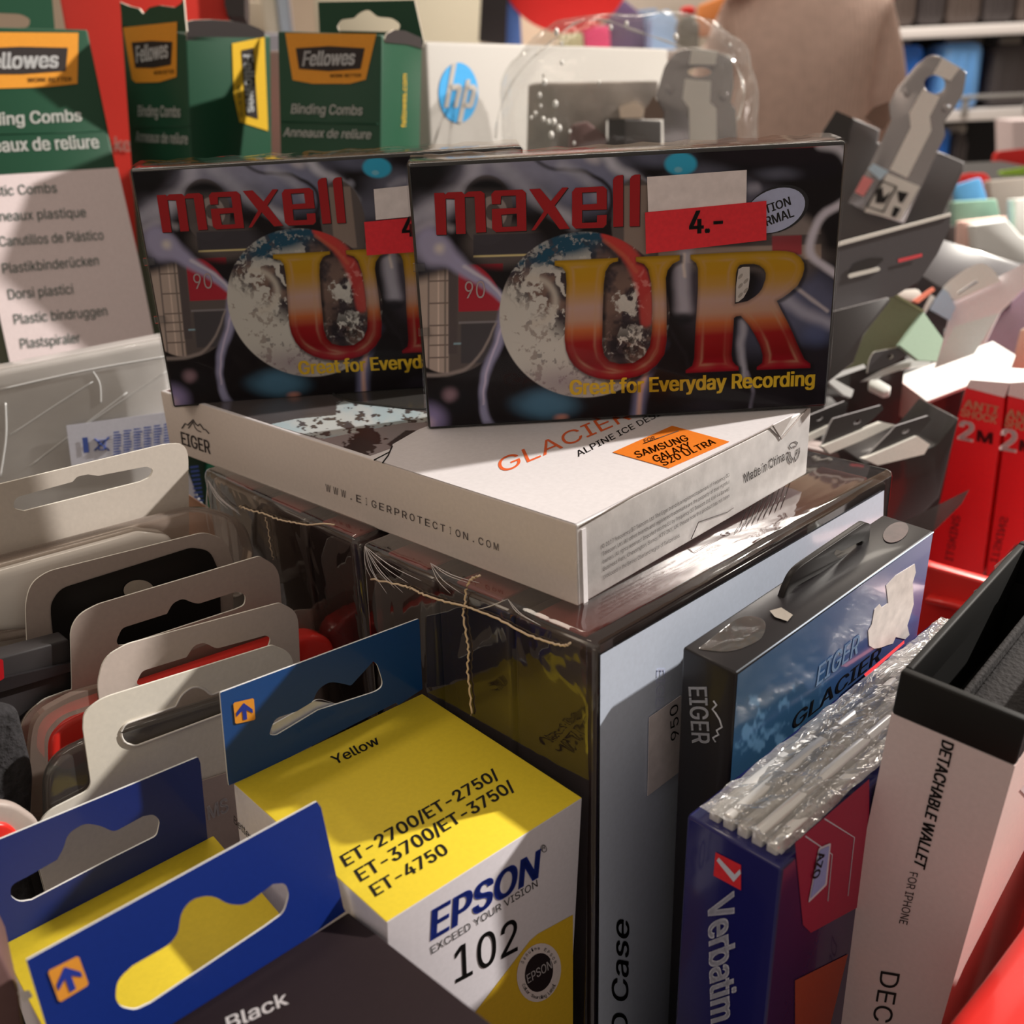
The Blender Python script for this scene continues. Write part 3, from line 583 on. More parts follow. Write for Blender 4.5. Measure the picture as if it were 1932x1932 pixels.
tube('mountain_mark', oE, [eF.off(.0002).hit(x, y) for x, y in [(355, 808), (364, 796), (368, 807), (372, 812), (379, 815)]], .00015, grey_ink)
# wide-spaced web address, letter by letter along the side
adr = 'WWW.EIGERPROTECTION.COM'
for i, ch in enumerate(adr):
    t = i / (len(adr) - 1) ; x = 619 + (936 - 619) * t; y = 928 + (1038 - 928) * t; wch = 4.5 if ch not in '.I' else 1.0
    text(oE, eF, ch, (x - wch, y - wch * .35), (x + wch, y + wch * .35), (x - wch - .5, y - wch * .35 - (13.5 if ch != '.' else 17)), grey_ink, 0, .0002, res=1)
fine = ['© 2017 Frequency 3G Telecom Ltd. The Eiger brand is a registered trademark of Frequency 3G', 'Telecom Ltd. All other brands and registered trademarks are the property of their rightful', 'owners. All rights reserved. Imported into the EU by Frequency 3G Telecom Ltd, Unit 44 Barwell', 'Business Park, Chessington, Surrey, KT9 2NY, UK. Please note this product has not been', 'produced in the Berner Oberland region of Switzerland.']
for i, s in enumerate(fine):
    k = i; a = (1136 + k * .8, 1035 + k * 14.3); b_ = ((1376, 899 + k * 13) if i < 4 else (1283, 1013))
    text(oE, eR, s, a, b_, (a[0] - .5, a[1] - 7.5), grey_ink, 0, .0002, res=1)
text(oE, eR, 'Made in China', (1406, 911), (1481, 868), (1404, 894), grey_ink, .003, lift=.0002)
for k in range(3):      # recycling triangle of three bent arrows
    a0 = math.radians(90 + 120 * k); pts = []
    cx, cy = 1497, 853
    q = [(cx + 13 * math.cos(a0 + s) * .9, cy - 20 * math.sin(a0 + s) - 8 * math.cos(a0 + s) * .6) for s in (-.75, -.3, .3, .7)]
    q2 = [(cx + 7 * math.cos(a0 + s) * .9, cy - 11 * math.sin(a0 + s) - 4 * math.cos(a0 + s) * .6) for s in (.7, .25, -.25, -.75)]
    tube('recycling_mark', oE, [eR.off(.0002).hit(x, y) for x, y in q + q2], .00013, grey_ink, res=4, closed=True)
dark_slot = mat('slot_dark', (.02, .018, .016), rough=.9)
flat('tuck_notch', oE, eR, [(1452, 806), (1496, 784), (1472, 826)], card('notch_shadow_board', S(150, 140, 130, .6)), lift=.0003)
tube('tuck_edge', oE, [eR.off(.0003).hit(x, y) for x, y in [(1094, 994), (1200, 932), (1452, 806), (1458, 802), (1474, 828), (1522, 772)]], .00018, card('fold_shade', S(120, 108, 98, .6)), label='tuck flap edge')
slab('tuck_tab', oE, eR.off(.0004), [(1098, 1000), (1106, 996), (1110, 1140), (1102, 1142)], kraft, .0003)
tube('tape_edge', oE, [eR.off(.0003).hit(x, y) for x, y in [(1304, 1017), (1318, 985), (1372, 966), (1384, 958)]], .00012, grey_ink)

# ================================================================== shrink-wrapped packs of disc cases under it
case_blk = mat('disc_case_black', S(34, 26, 24, .3), rough=.16, coat=.5); case_red = card('case_red_paper', S(92, 44, 38, .3), rough=.3)
label_grey = card('insert_grey', S(158, 161, 166, .5), rough=.4, coat=.6)
pack_film = film('pack_film', tint=(.96, .95, .93), gloss=1.3, rough=.05, bump=.45, bscale=30, stretch=(1, .4, 1))
seam_m = mat('film_seam', S(160, 138, 110, .35), rough=.4, spec=.6)
def disc_pack(key, label, n):
    b = Box(key, floor=BIN_Z); o = b.thing('disc_case_pack', label, 'pack', 'shrink-wrapped disc case packs')
    n = 3
    for i in range(n):
        a0 = i / n + .004; a1 = (i + 1) / n - .004
        cs = b.body('disc_case', {'*': case_blk}, .0016, lo=(a0, .012, .0), hi=(a1, .99, .988), seg=3)
        u, v, w = b.R; q = Box(None, b.D, b.R, b.t); q.o = o
        iw = b.body('paper_insert', {'*': case_red}, .0003, parent=cs, lo=(a0 + .06, .03, .95), hi=(a1 - .07, .97, .9905))
    b.body('shrink_film', {'*': pack_film}, .0022, seg=3, inset=-.0006)
    return b, o
b1, o1 = disc_pack('dvd1', 'shrink-wrapped pack of black disc cases whose pale end label reads case', 5)
b2, o2 = disc_pack('dvd2', 'shrink-wrapped pack of black disc cases behind, against the left end of the first pack', 5)
r1 = b1.plane('right')
flat('end_label', o1, r1, [(1133, 1236), (1668, 925), (1666, 985), (1290, 1225), (1262, 1932), (1262, 2100), (1128, 2100)], label_grey, lift=.0009)
text(o1, r1.off(.001), 'DVD Case', (1183, 2035), (1187, 1738), (1154, 2035), ink, .01, label='black title')
text(o1, r1.off(.001), 'EIGER', (1241, 1262), (1237, 1352), (1256, 1262), card('ghost_grey', S(150, 150, 160, .5)), 0)
slab('price_label', o1, r1.off(.0014), [(1225, 1354), (1285, 1312), (1290, 1318), (1288, 1452), (1222, 1502)], paper_old, .0001, label='blank white label')
text(o1, r1.off(.0015), '950', (1281, 1390), (1279, 1326), (1266, 1400), ink, -.003)
f1 = b1.plane('front'); f2 = b2.plane('front')
for pl, o, pts, r in ((f1, o1, [(700, 1092), (760, 1105), (780, 1112), (800, 1122), (840, 1135), (875, 1143), (900, 1152), (940, 1168), (990, 1195), (1030, 1210), (1062, 1218), (1075, 1214)], .00028), (f1, o1, [(906, 1086), (890, 1092), (880, 1110), (877, 1140), (874, 1160), (880, 1200), (884, 1230), (882, 1262), (886, 1300), (890, 1350)], .00026),
                      (f2, o2, [(452, 955), (470, 962), (500, 970), (525, 980), (550, 985), (580, 990), (610, 988), (630, 990)], .00025), (f2, o2, [(500, 975), (506, 1000), (510, 1030), (516, 1055)], .00012)):
    j = [pl.off(.0012).hit(x + 1.6 * math.sin(k * 2.3), y + 1.2 * math.cos(k * 3.1)) for k, (x, y) in enumerate(spline(pts, 6))]
    tube('film_seam', o, j, r, seam_m, 5)
glint = mat('film_crease', S(190, 180, 172, .5), rough=.15, spec=1)  # pale crease colour paints in the film's glints
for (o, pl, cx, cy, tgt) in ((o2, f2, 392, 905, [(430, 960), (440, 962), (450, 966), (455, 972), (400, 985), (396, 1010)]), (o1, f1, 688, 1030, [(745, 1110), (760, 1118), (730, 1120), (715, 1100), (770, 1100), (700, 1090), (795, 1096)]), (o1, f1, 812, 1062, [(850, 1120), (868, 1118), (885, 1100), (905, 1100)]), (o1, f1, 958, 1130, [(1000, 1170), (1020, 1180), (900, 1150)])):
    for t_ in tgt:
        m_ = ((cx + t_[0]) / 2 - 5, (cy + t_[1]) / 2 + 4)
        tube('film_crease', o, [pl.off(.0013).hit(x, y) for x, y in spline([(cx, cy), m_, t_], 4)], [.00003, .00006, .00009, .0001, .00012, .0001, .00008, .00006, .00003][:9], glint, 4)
t1 = b1.plane('top')
for k in range(9):
    x0 = 1385 + k * 11; tube('film_crease', o1, [t1.off(.0009).hit(x0, 1006 - k * 6), t1.off(.0012).hit(x0 + 12, 988 - k * 8), t1.off(.0009).hit(x0 + 22, 962 - k * 8)], .00008, mat('crease_dark', (.02, .02, .02), rough=.2), 4)

# ================================================================== yellow and black ink boxes with blue hang tabs
ink_yel = card('ink_yellow', S(246, 212, 48, .8)); wht = card('carton_white', S(214, 204, 200, .7)); tab_bl = card('tab_blue', S(20, 46, 122, .95), rough=.4, coat=.2); tab_back = card('tab_edge', S(205, 200, 190, .6))
blk_card = card('ink_black_card', S(42, 32, 32, .85), rough=.6, spec=.08); gold = card('band_gold_shade', S(240, 192, 44, .75)); navy = card('brand_navy', S(24, 40, 110, .5)); orange_sq = card('arrow_orange', S(232, 150, 50, .55))
tab_teal = card('tab_teal', S(14, 62, 116, .75), rough=.35, coat=.2)
def arrow(o, pl, quad):
    A, B, Cc, D = [np.array(q, float) for q in quad]      # tl tr br bl
    f = lambda s, t: tuple(A * (1 - s) * (1 - t) + B * s * (1 - t) + Cc * s * t + D * (1 - s) * t)
    q = flat('arrow_badge', o, pl, [f(.06, 0), f(.94, 0), f(1, .06), f(1, .94), f(.94, 1), f(.06, 1), f(0, .94), f(0, .06)], orange_sq, lift=.0002, label='orange square with a dark arrow')
    flat('arrow_mark', q, pl, [f(*k) for k in ((.5, .12), (.9, .5), (.9, .68), (.6, .46), (.6, .9), (.4, .9), (.4, .46), (.1, .68), (.1, .5))], navy, lift=.0003)
bX = Box('epson', floor=BIN_Z); oX = bX.thing('ink_bottle_box', 'white and yellow ink box marked 102, largest yellow top, teal-blue hang tab', 'box')
bX.body('carton', {'*': wht, 'top': ink_yel}, .0003)
xf = bX.plane('front'); xt = bX.plane('top'); xl = bX.plane('left'); xb = Plane(bX.P(0, 1, 1), bX.plane('front').n)
text(oX, xt, 'Yellow', (632, 1443), (718, 1402), (622, 1428), ink, .012, label='black colour name')
for s, a, b_, c_ in (('ET-2700/ET-2750/', (652, 1636), (944, 1466), (640, 1616)), ('ET-3700/ET-3750/', (680, 1664), (974, 1488), (667, 1643)), ('ET-4750', (708, 1692), (848, 1608), (695, 1672))):
    text(oX, xt, s, a, b_, c_, ink, .02)
text(oX, xf, 'EPSON', (812, 1775), (1016, 1655), (808, 1722), navy, .045, ital=.12, label='navy brand lettering')
tube('registered_mark', oX, [xf.off(.0002).hit(*p) for p in ell(1026, 1601, 5, 7, -20, 16)], .00007, ink, 4, closed=True)
text(oX, xf, 'R', (1023, 1605), (1029, 1601), (1023, 1597), ink)
text(oX, xf, 'EXCEED YOUR VISION', (815, 1800), (1015, 1672), (812, 1787), ink)
text(oX, xf, '102', (860, 1855), (977, 1793), (857, 1790), ink, .005, ital=.0, label='black numerals')
flat('shaded_yellow_band', oX, xf, [(880, 1932), (1000, 1775), (1015, 1762), (1081, 1726), (1081, 2000), (860, 2000)], gold, lift=.00012)  # yellow print; its edge and gold tone paint in a cast shadow
dsc = flat('seal', oX, xf, ell(1017, 1835, 41, 56, 12), card('seal_white', S(206, 190, 178, .6)), lift=.00022, label='round white and black brand seal')
flat('seal_core', dsc, xf, ell(1017, 1835, 26, 37, 12), blk_card, lift=.0003)
text(dsc, xf, 'EPSON', (996, 1856), (1042, 1826), (993, 1840), card('seal_text', S(190, 180, 172, .6)), .01, lift=.0004)
def ringtext(o, pl, s, cx, cy, rx, ry, a0, a1, m, h, flip=1):
    n = len(s)
    for i, ch in enumerate(s):
        if ch == ' ': continue
        a = math.radians(a0 + (a1 - a0) * i / (n - 1)); dx, dy = -rx * math.sin(a), -ry * math.cos(a); L = math.hypot(dx, dy); tx, ty = (-dx / L * flip * -1, -dy / L * flip * -1) if 0 else (dx / L, dy / L)
        if a1 > a0: tx, ty = dx / L, dy / L
        else: tx, ty = -dx / L, -dy / L
        if a1 > a0: tx, ty = dx / L, dy / L
        x, y = cx + rx * math.cos(a), cy - ry * math.sin(a); nx, ny = (x - cx) / rx, (y - cy) / ry; L2 = math.hypot(nx, ny)
        up = 1 if a1 < a0 else -1
        text(o, pl, ch, (x - tx * 1.8, y - ty * 1.8), (x + tx * 1.8, y + ty * 1.8), (x - tx * 1.8 + up * nx / L2 * h, y - ty * 1.8 + up * ny / L2 * h), m, 0, .0004, res=1)
ringtext(dsc, xf, 'Genuine EPSON', 1017, 1835, 31, 43, 155, 25, ink, 6)
ringtext(dsc, xf, 'Color Sourcing Label', 1017, 1835, 36, 50, 210, 330, ink, 6)
text(oX, xl, 'Better', (441, 1552), (474, 1588), (441, 1538), ink, 0)
def tab_round(L): return rnd(L)
HX = rnd([(512, 1372, 8), (520, 1355, 10), (560, 1342), (590, 1324, 6), (600, 1300, 12), (622, 1286, 10), (648, 1290, 8), (662, 1294, 4), (704, 1248), (712, 1253, 10), (724, 1292, 14), (712, 1304, 12), (600, 1340), (520, 1388, 6), (508, 1386, 4)], 4)
slab('hang_tab', oX, xb, rnd([(415, 1307, 3), (791, 1167, 4), (797, 1300), (752, 1330), (747, 1326), (505, 1450), (432, 1482), (430, 1470)]), tab_teal, .0004, [HX], tab_back, label='teal-blue tab with torn hanging slot')
arrow(oX, xb, [(440, 1326), (479, 1317), (482, 1358), (444, 1366)])
slab('slot_flap', oX, xb.off(-.001), rnd([(510, 1370, 8), (560, 1342), (600, 1318, 10), (640, 1330, 10), (645, 1326), (600, 1346), (516, 1388, 6)]), tab_back, .0003, label='bent-back slot flap')
bY = Box('yellow2', floor=BIN_Z); oY = bY.thing('ink_bottle_box', 'yellow-topped ink box at the left, behind the black ink box', 'box')
bY.body('carton', {'*': wht, 'top': ink_yel}, .0003)
yb = Plane(bY.P(0, 1, 1), bY.plane('front').n)
HY = rnd([(20, 1690, 5), (20, 1670, 14), (50, 1655), (108, 1622), (120, 1600, 8), (128, 1572, 16), (160, 1553, 12), (190, 1558, 10), (215, 1570, 10), (270, 1540), (290, 1536, 8), (302, 1548, 8), (296, 1577, 8), (210, 1620), (60, 1698), (35, 1702, 10)], 4)
slab('hang_tab', oY, yb, rnd([(-16, 1590), (374, 1428, 4), (378, 1440), (392, 1586), (355, 1604), (350, 1612), (4, 1786), (-16, 1795)]), tab_bl, .0004, [HY], tab_back, label='blue hanging tab')
bK = Box('black', floor=BIN_Z); oK = bK.thing('ink_bottle_box', 'black-topped ink box in the near left corner with a bright blue hang tab', 'box')
bK.body('carton', {'*': blk_card}, .0004)
kb = Plane(bK.P(0, 1, 1), bK.plane('front').n)
HK = rnd([(218, 1885, 8), (220, 1850, 18), (250, 1822), (320, 1782, 14), (336, 1760, 8), (342, 1720, 14), (362, 1696, 14), (400, 1688, 18), (430, 1706, 12), (462, 1708, 14), (515, 1668), (538, 1666, 8), (546, 1688, 10), (536, 1722, 12), (500, 1748), (285, 1892), (255, 1906, 10), (228, 1900, 8)], 4)
slab('hang_tab', oK, kb, rnd([(50, 1812, 2), (598, 1512, 3), (606, 1524), (648, 1712), (652, 1720), (344, 1936), (344, 2010), (110, 2010)]), tab_bl, .0005, [HK], tab_back, label='bright blue hanging tab')
arrow(oK, kb, [(90, 1832), (148, 1803), (168, 1858), (112, 1892)])
text(oK, bK.plane('top'), 'Black', (430, 1945), (545, 1893), (425, 1920), card('text_offwhite', S(214, 204, 196, .6)), .012, label='white colour name')

# ================================================================== black and blue phone-case carton with a hook, right of the packs
bG = Box('ebb', floor=BIN_Z); oG = bG.thing('phone_case_carton', 'upright black and blue phone-case carton with a black plastic hanger', 'box')
cb_blk = card('carton_black', S(22, 19, 19, .45), rough=.38, coat=.1)
bG.body('carton', {'*': cb_blk}, .0006)
gr = bG.plane('right'); gf = bG.plane('front'); gt = bG.plane('top')
def alpine(px, py, gx, gy):
    n = fbm(px / 90 + 3, py / 70, 3); x = (px - 1390) / 370.0
    base = np.stack([np.interp(x, [0, .4, .75, 1], [S(k[0], k[1], k[2], .5)[j] for k in ((30, 62, 84), (38, 72, 104), (62, 74, 112), (100, 98, 138))]) for j in range(3)], -1) * .75
    c = mixc(base, S(180, 190, 200, .6), sst(.54, .8, n) * np.exp(-(((px - 1560) / 110) ** 2 + ((py - 1180) / 80) ** 2)) * 1.2)
    ridge = 1330 + (px - 1390) * -.35 + 70 * (fbm(px / 60, px * 0, 4) - .5)
    mt = sst(-6, 10, py - ridge) * (1 - sst(1530, 1580, px)); c = mixc(c, S(34, 58, 76, .5), mt * .85)
    c = mixc(c, S(120, 160, 186, .5), mt * sst(.55, .75, fbm(px / 16, py / 26, 3)) * .35)
    return c
u, v, w = bG.R
print_panel('alpine_print', oG, bG.P(1, 0, 1) - w * .08 + v * .0004, v, w, bG.D[1] - .0008, .0795, 260, 180, alpine, mat('print_gloss', attr=True, rough=.2, coat=.6))
text(oG, gf, 'EIGER', (1299, 1296), (1306, 1402), (1333, 1296), card('text_white', S(200, 196, 192, .42)), .012, lift=.0002, label='white lettering down the spine')
tube('mountain_mark', oG, [gf.off(.0002).hit(x, y) for x, y in [(1346, 1322), (1352, 1330), (1344, 1338), (1350, 1345), (1358, 1358), (1362, 1372), (1352, 1378), (1356, 1386), (1345, 1392), (1350, 1400)]], .0002, MATS['text_white'])
text(oG, gr, 'EIGER', (1540, 1295), (1618, 1232), (1546, 1256), card('text_pale_blue', S(150, 172, 190, .5)), .01, lift=.0002)
text(oG, gr, 'GLACIER', (1495, 1378), (1660, 1245), (1500, 1348), ink, .004, lift=.0002)
torn = card('torn_label', S(196, 184, 170, .6), grain=.15, bscale=300)
slab('torn_label', oG, gr.off(.0002), [(1672, 1105), (1690, 1086), (1726, 1064), (1728, 1080), (1722, 1100), (1724, 1140), (1716, 1168), (1712, 1180), (1716, 1198), (1708, 1206), (1690, 1202), (1685, 1214), (1672, 1218), (1662, 1222), (1650, 1224), (1640, 1218), (1638, 1190), (1645, 1178), (1650, 1150), (1660, 1140), (1664, 1146), (1676, 1138)], torn, .00015, label='torn remains of a white label')
pass
tube('worn_edge', oG, [(gr.off(.0001)).hit(x, y) + w * 0 for x, y in [(1390, 1268), (1500, 1190), (1620, 1104), (1761, 1004)]], .00018, card('worn', S(196, 206, 214, .5)))
# black plastic hanger rising from the top
hp_pl = Plane(bG.P(.32, 0, 1), u)
hk = mat('hanger_black', (.012, .010, .010), rough=.38, spec=.3)
slab('hanger', oG, hp_pl, rnd([(1468, 1158), (1484, 1110, 8), (1500, 1076, 24), (1632, 986, 4), (1643, 988, 5), (1640, 1022, 4), (1632, 1050), (1612, 1046), (1500, 1108, 12), (1486, 1130), (1478, 1160)]), hk, .0016, [rnd([(1574, 1045, 3), (1578, 1036, 4), (1588, 1040, 3), (1628, 1020, 3), (1624, 1034, 3), (1582, 1054, 4)], 3)], bev=.0003, label='black plastic hanger')
slab('seal_sticker', oG, gt.off(.0002), rnd([(1316, 1224, 6), (1330, 1214), (1400, 1158, 30), (1448, 1168, 20), (1440, 1205, 20), (1380, 1232, 40)]), film('clear_seal', tint=(.85, .85, .85), gloss=.5, rough=.12, bump=.3, haze=.06), .0001, label='clear round seal')
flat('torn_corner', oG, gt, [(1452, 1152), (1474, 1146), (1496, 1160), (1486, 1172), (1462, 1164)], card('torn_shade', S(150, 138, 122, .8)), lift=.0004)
slab('round_seal', oG, gt.off(.0002), ell(1690, 1004, 26, 17, -30, 24), mat('red_silver_seal', S(64, 44, 42, .7), rough=.4, metal=.0, grain=.5, bscale=300), .0001)

# ================================================================== blue disc pack in crinkled wrap
bV = Box('verb', floor=BIN_Z); oV = bV.thing('recordable_disc_pack', 'blue shrink-wrapped recordable disc pack with crinkled shiny top', 'pack')
vb = card('pack_blue', S(24, 24, 76, .65), rough=.25, coat=.5); vp = card('pack_purple', S(36, 26, 56, .5), rough=.25, coat=.5)
bV.body('sleeve', {'*': vb, 'right': vp}, .0008)
v_f = bV.plane('front'); v_t = bV.plane('top'); v_r = bV.plane('right')
text(oV, v_f, 'Verbatim', (1336, 1702), (1342, 1932), (1384, 1672), card('text_lilac', S(204, 200, 204, .42)), .03, ital=.12, lift=.0002, label='pale brand lettering down the spine')
lg = flat('logo_mark', oV, v_f, [(1350, 1608), (1398, 1632), (1398, 1680), (1346, 1652)], price_red, lift=.0002, label='red square logo'); flat('logo_check', lg, v_f, [(1352, 1624), (1356, 1618), (1386, 1650), (1396, 1640), (1398, 1648), (1384, 1664)], MATS['text_lilac'], lift=.0003)
for i in range(5):
    s0 = .17 + i * .15; bV.body('jewel_case', {'*': mat('jewel_clear_solid', S(205, 198, 186, .7), rough=.12, coat=.8, metal=.25)}, .0004, lo=(s0, .02, .99), hi=(s0 + .11, .98, 1.012 + .004 * (i % 2)))
cf = film('crinkle_film', gloss=2.2, rough=.12, bump=1.0, bscale=220, stretch=(1, .35, 1), haze=.22, hazecol=(.8, .78, .75))
nn = 60; VV = []; 
for j in range(nn):
    for i in range(14):
        a = i / 13; bb = j / (nn - 1); VV.append(bV.P(.1 + .85 * a, .01 + .98 * bb, 1) + bV.R[2] * (.0022 + .0012 * math.sin(a * 3.14) + .0008 * (fbm(np.array([a * 6.]), np.array([bb * 22.]), 3)[0] - .5) * 2.5))
mesh_obj('crinkled_film', VV, [(j * 14 + i, j * 14 + i + 1, (j + 1) * 14 + i + 1, (j + 1) * 14 + i) for j in range(nn - 1) for i in range(13)], cf, oV, label='crinkled clear wrap')
flat('red_stripe', oV, bV.plane('left').off(.0002) if 0 else v_t, [(1630, 1272), (1706, 1208), (1706, 1214), (1634, 1278)], price_red, lift=.0004)
pink = card('print_pink', S(128, 26, 50, .55)); po = card('print_orange', S(130, 56, 32, .55))
flat('side_print', oV, v_r, [(1500, 1590), (1640, 1470), (1640, 1700), (1530, 1760), (1515, 1745)], pink, lift=.0002)
flat('side_print', oV, v_r, [(1500, 1850), (1600, 1800), (1560, 1960), (1500, 2000)], po, lift=.0002)
for q in ([(1520, 1578), (1570, 1612), (1562, 1700)], [(1556, 1545), (1612, 1580), (1600, 1690)]): tube('print_line', oV, [v_r.off(.0003).hit(*p) for p in q], .00012, MATS['text_lilac'])
az = flat('badge', oV, v_r, rnd([(1545, 1600, 4), (1568, 1590, 4), (1560, 1670, 4), (1525, 1704, 4)]), MATS['text_lilac'], lift=.0004); flat('badge_core', az, v_r, rnd([(1547, 1604, 3), (1565, 1596, 3), (1557, 1668, 3), (1529, 1696, 3)]), card('badge_blue', S(120, 130, 170, .4)), lift=.0005)
text(az, v_r, 'AZO', (1545, 1610), (1532, 1660), (1558, 1606), ink, .02, lift=.0006)

# ================================================================== detachable-wallet box, open at the top
bW = Box('wallet', floor=BIN_Z); oW = bW.thing('phone_wallet_box', 'tall mauve-grey wallet-case box with an open black top at the right edge', 'box')
mauve = card('carton_mauve', S(158, 142, 136, .45)); pinkc = card('carton_rose', S(190, 162, 150, .62))
u, v, w = bW.R
bW.body('carton', {'*': mauve, 'right': pinkc}, 0, hi=(1, 1, .955), open_top=.0009)
foam = mat('foam_black', S(24, 21, 20, .4), rough=.9, grain=.4, bscale=900, bump=.6)
def wallbox(name, x0, x1, y0, y1, z0, z1, m): return bW.body(name, {'*': m}, .0005, lo=(x0, y0, z0), hi=(x1, y1, z1))
lin_m = mat('liner_black', (.006, .006, .006), rough=.6, spec=.3)
for n_, r_ in (('liner_wall', (0, 1, 0, .03)), ('liner_wall', (0, 1, .97, 1)), ('liner_wall', (0, .07, .03, .97)), ('liner_wall', (.93, 1, .03, .97))): wallbox(n_, r_[0], r_[1], r_[2], r_[3], .955, 1.0, lin_m)
bW.body('lining', {'*': lin_m}, 0, lo=(.06, .04, .70), hi=(.94, .96, .88)); bW.body('lining', {'*': lin_m}, 0, lo=(.035, .02, .70), hi=(.06, .98, .955)); bW.body('lining', {'*': lin_m}, 0, lo=(.06, .96, .70), hi=(.94, .98, .955)); bW.body('lining', {'*': lin_m}, 0, lo=(.06, .02, .70), hi=(.94, .04, .955)); bW.body('lining', {'*': lin_m}, 0, lo=(.94, .02, .70), hi=(.965, .98, .955))
wallbox('tray', .42, .93, .05, .95, .88, .955, foam); tr = wallbox('tray_rib', .36, .42, .05, .95, .88, .965, foam)
w_f = bW.plane('front')
text(oW, w_f, 'DETACHABLE WALLET', (1778, 1395), (1724, 1632), (1800, 1404), ink, .03, lift=.0002, label='black bold lettering'); text(oW, w_f, 'FOR IPHONE', (1716, 1645), (1696, 1742), (1732, 1648), ink, -.006, lift=.0002)
text(oW, w_f, 'DECO', (1662, 1832), (1640, 1960), (1698, 1838), ink, -.012, lift=.0002)
w_r = bW.plane('right')
flat('side_triangle', oW, w_r, [(1925, 1490), (1945, 1470), (1945, 1512)], mauve, lift=.0002)

# ================================================================== hang-tab blister cards in a row behind the ink boxes, left
NT = np.array([.677, -.736, 0.0]); P_E = bX.P(0, 1, 1)
def tabpl(d): return Plane(P_E - NT * d, NT)
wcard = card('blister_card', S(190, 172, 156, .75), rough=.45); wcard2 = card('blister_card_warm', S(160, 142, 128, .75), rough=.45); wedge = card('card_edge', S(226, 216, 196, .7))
clr = film('blister_clear', tint=(.93, .9, .87), gloss=.35, rough=.12, bump=.06, bscale=40, haze=.16, hazecol=(.75, .6, .52))
clr2 = film('blister_thin', tint=(.95, .94, .92), gloss=.5, rough=.08, bump=.1, bscale=60, haze=.06)
mlk = mat('blister_milky', S(226, 214, 196, .6), rough=.2, coat=.5)
red_pl = mat('capsule_red', S(206, 44, 34, .5), rough=.2, coat=.6)
def tcard(name, label, d, outline, holes, m, thick=.0005, cat='package', group='hang-tab blister cards'):
    pl = tabpl(d); P = pl.hit(outline[0][0], outline[0][1]); o = thing(name, label, cat, P, None, group)
    slab('backing_card', o, pl, outline, m, thick, holes, wedge); return o, pl
h5 = rnd([(226, 1384, 12), (236, 1366, 8), (331, 1333), (343, 1310, 10), (364, 1295, 10), (384, 1298, 10), (398, 1312, 8), (412, 1306), (440, 1296), (445, 1340), (414, 1349), (256, 1408, 6), (235, 1402, 8)], 4)
o5, p5 = tcard('blister_card', 'cream blister card with a long slot, nearest of the row behind the ink boxes', .0245,
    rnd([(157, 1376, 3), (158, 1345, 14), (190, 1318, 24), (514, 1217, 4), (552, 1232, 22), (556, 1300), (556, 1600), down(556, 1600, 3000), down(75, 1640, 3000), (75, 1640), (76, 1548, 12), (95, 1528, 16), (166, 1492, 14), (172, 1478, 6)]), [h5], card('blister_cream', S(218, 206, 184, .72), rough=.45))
tube('slot_rim', o5, [p5.off(.0002).hit(x, y) for x, y in h5], .0003, mlk, 5, closed=True)
slab('blister', o5, p5.off(-.0012), rnd([(90, 1530, 6), (88, 1470, 30), (118, 1425, 30), (172, 1400), (520, 1290, 10), (540, 1300), (540, 1620), (88, 1620)]), clr2, .004, bev=.0012)
slab('grey_insert', o5, p5.off(.0008), rnd([(340, 1500, 6), (360, 1480, 10), (440, 1455), (470, 1600), (350, 1650)]), card('insert_taupe', S(128, 112, 102, .4)), .0004)
text(o5, p5.off(.001), 'MS', (393, 1548), (432, 1530), (390, 1522), MATS['text_offwhite'], .02)
h4 = rnd([(256, 1290, 8), (268, 1266, 8), (352, 1240), (366, 1218, 8), (385, 1220 - 8, 8), (408, 1224, 8), (500, 1199), (512, 1203, 8), (506, 1222, 6), (270, 1296, 6)], 4)
o4, p4 = tcard('blister_card', 'cream blister card with a red bar behind its slot, second of the row', .037,
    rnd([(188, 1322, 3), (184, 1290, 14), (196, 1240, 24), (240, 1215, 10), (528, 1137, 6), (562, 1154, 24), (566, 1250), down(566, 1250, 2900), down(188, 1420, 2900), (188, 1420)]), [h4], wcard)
slab('blister', o4, p4.off(-.0125), rnd([(34, 1560), (33, 1400, 30), (46, 1350, 30), (90, 1318, 20), (200, 1290), (560, 1152, 10), (610, 1150, 30), (648, 1175, 26), (650, 1260), (600, 1500)]), clr, .001, label='pinkish clear blister border')
slab('capsule', o4, p4.off(-.004), rnd([(88, 1440, 14), (92, 1380, 34), (150, 1345, 24), (560, 1205, 14), (612, 1196, 26), (640, 1222, 20), (632, 1260), (560, 1300), (170, 1440), (130, 1460, 10)]), red_pl, .008, bev=.003, seg=4, label='glossy red plastic bar')
slab('blister_ring', o4, p4.off(-.001), rnd([(60, 1540), (56, 1410, 34), (66, 1350, 34), (140, 1310, 20), (190, 1296), (190, 1332), (120, 1356, 20), (90, 1390, 20), (92, 1540)]), clr, .002)
h3 = rnd([(219, 1210, 8), (230, 1185, 8), (315, 1158), (326, 1138, 8), (345, 1129, 8), (363, 1137, 6), (375, 1139, 4), (447, 1116, 6), (464, 1122, 8), (462, 1142, 8), (443, 1150), (240, 1216, 6), (224, 1218, 4)], 4)
o3, p3 = tcard('blister_card', 'pinkish blister card with sloping shoulders and a dark slot, third of the row', .050,
    rnd([(136, 1302, 6), (133, 1186, 16), (150, 1158, 20), (185, 1140, 10), (490, 1049, 6), (526, 1070, 26), (534, 1174), (536, 1330), down(536, 1330, 2800), down(34, 1500, 2800), (34, 1500), (33, 1400, 24), (46, 1350, 24), (83, 1319, 10), (130, 1302, 8)]), [h3], wcard2)
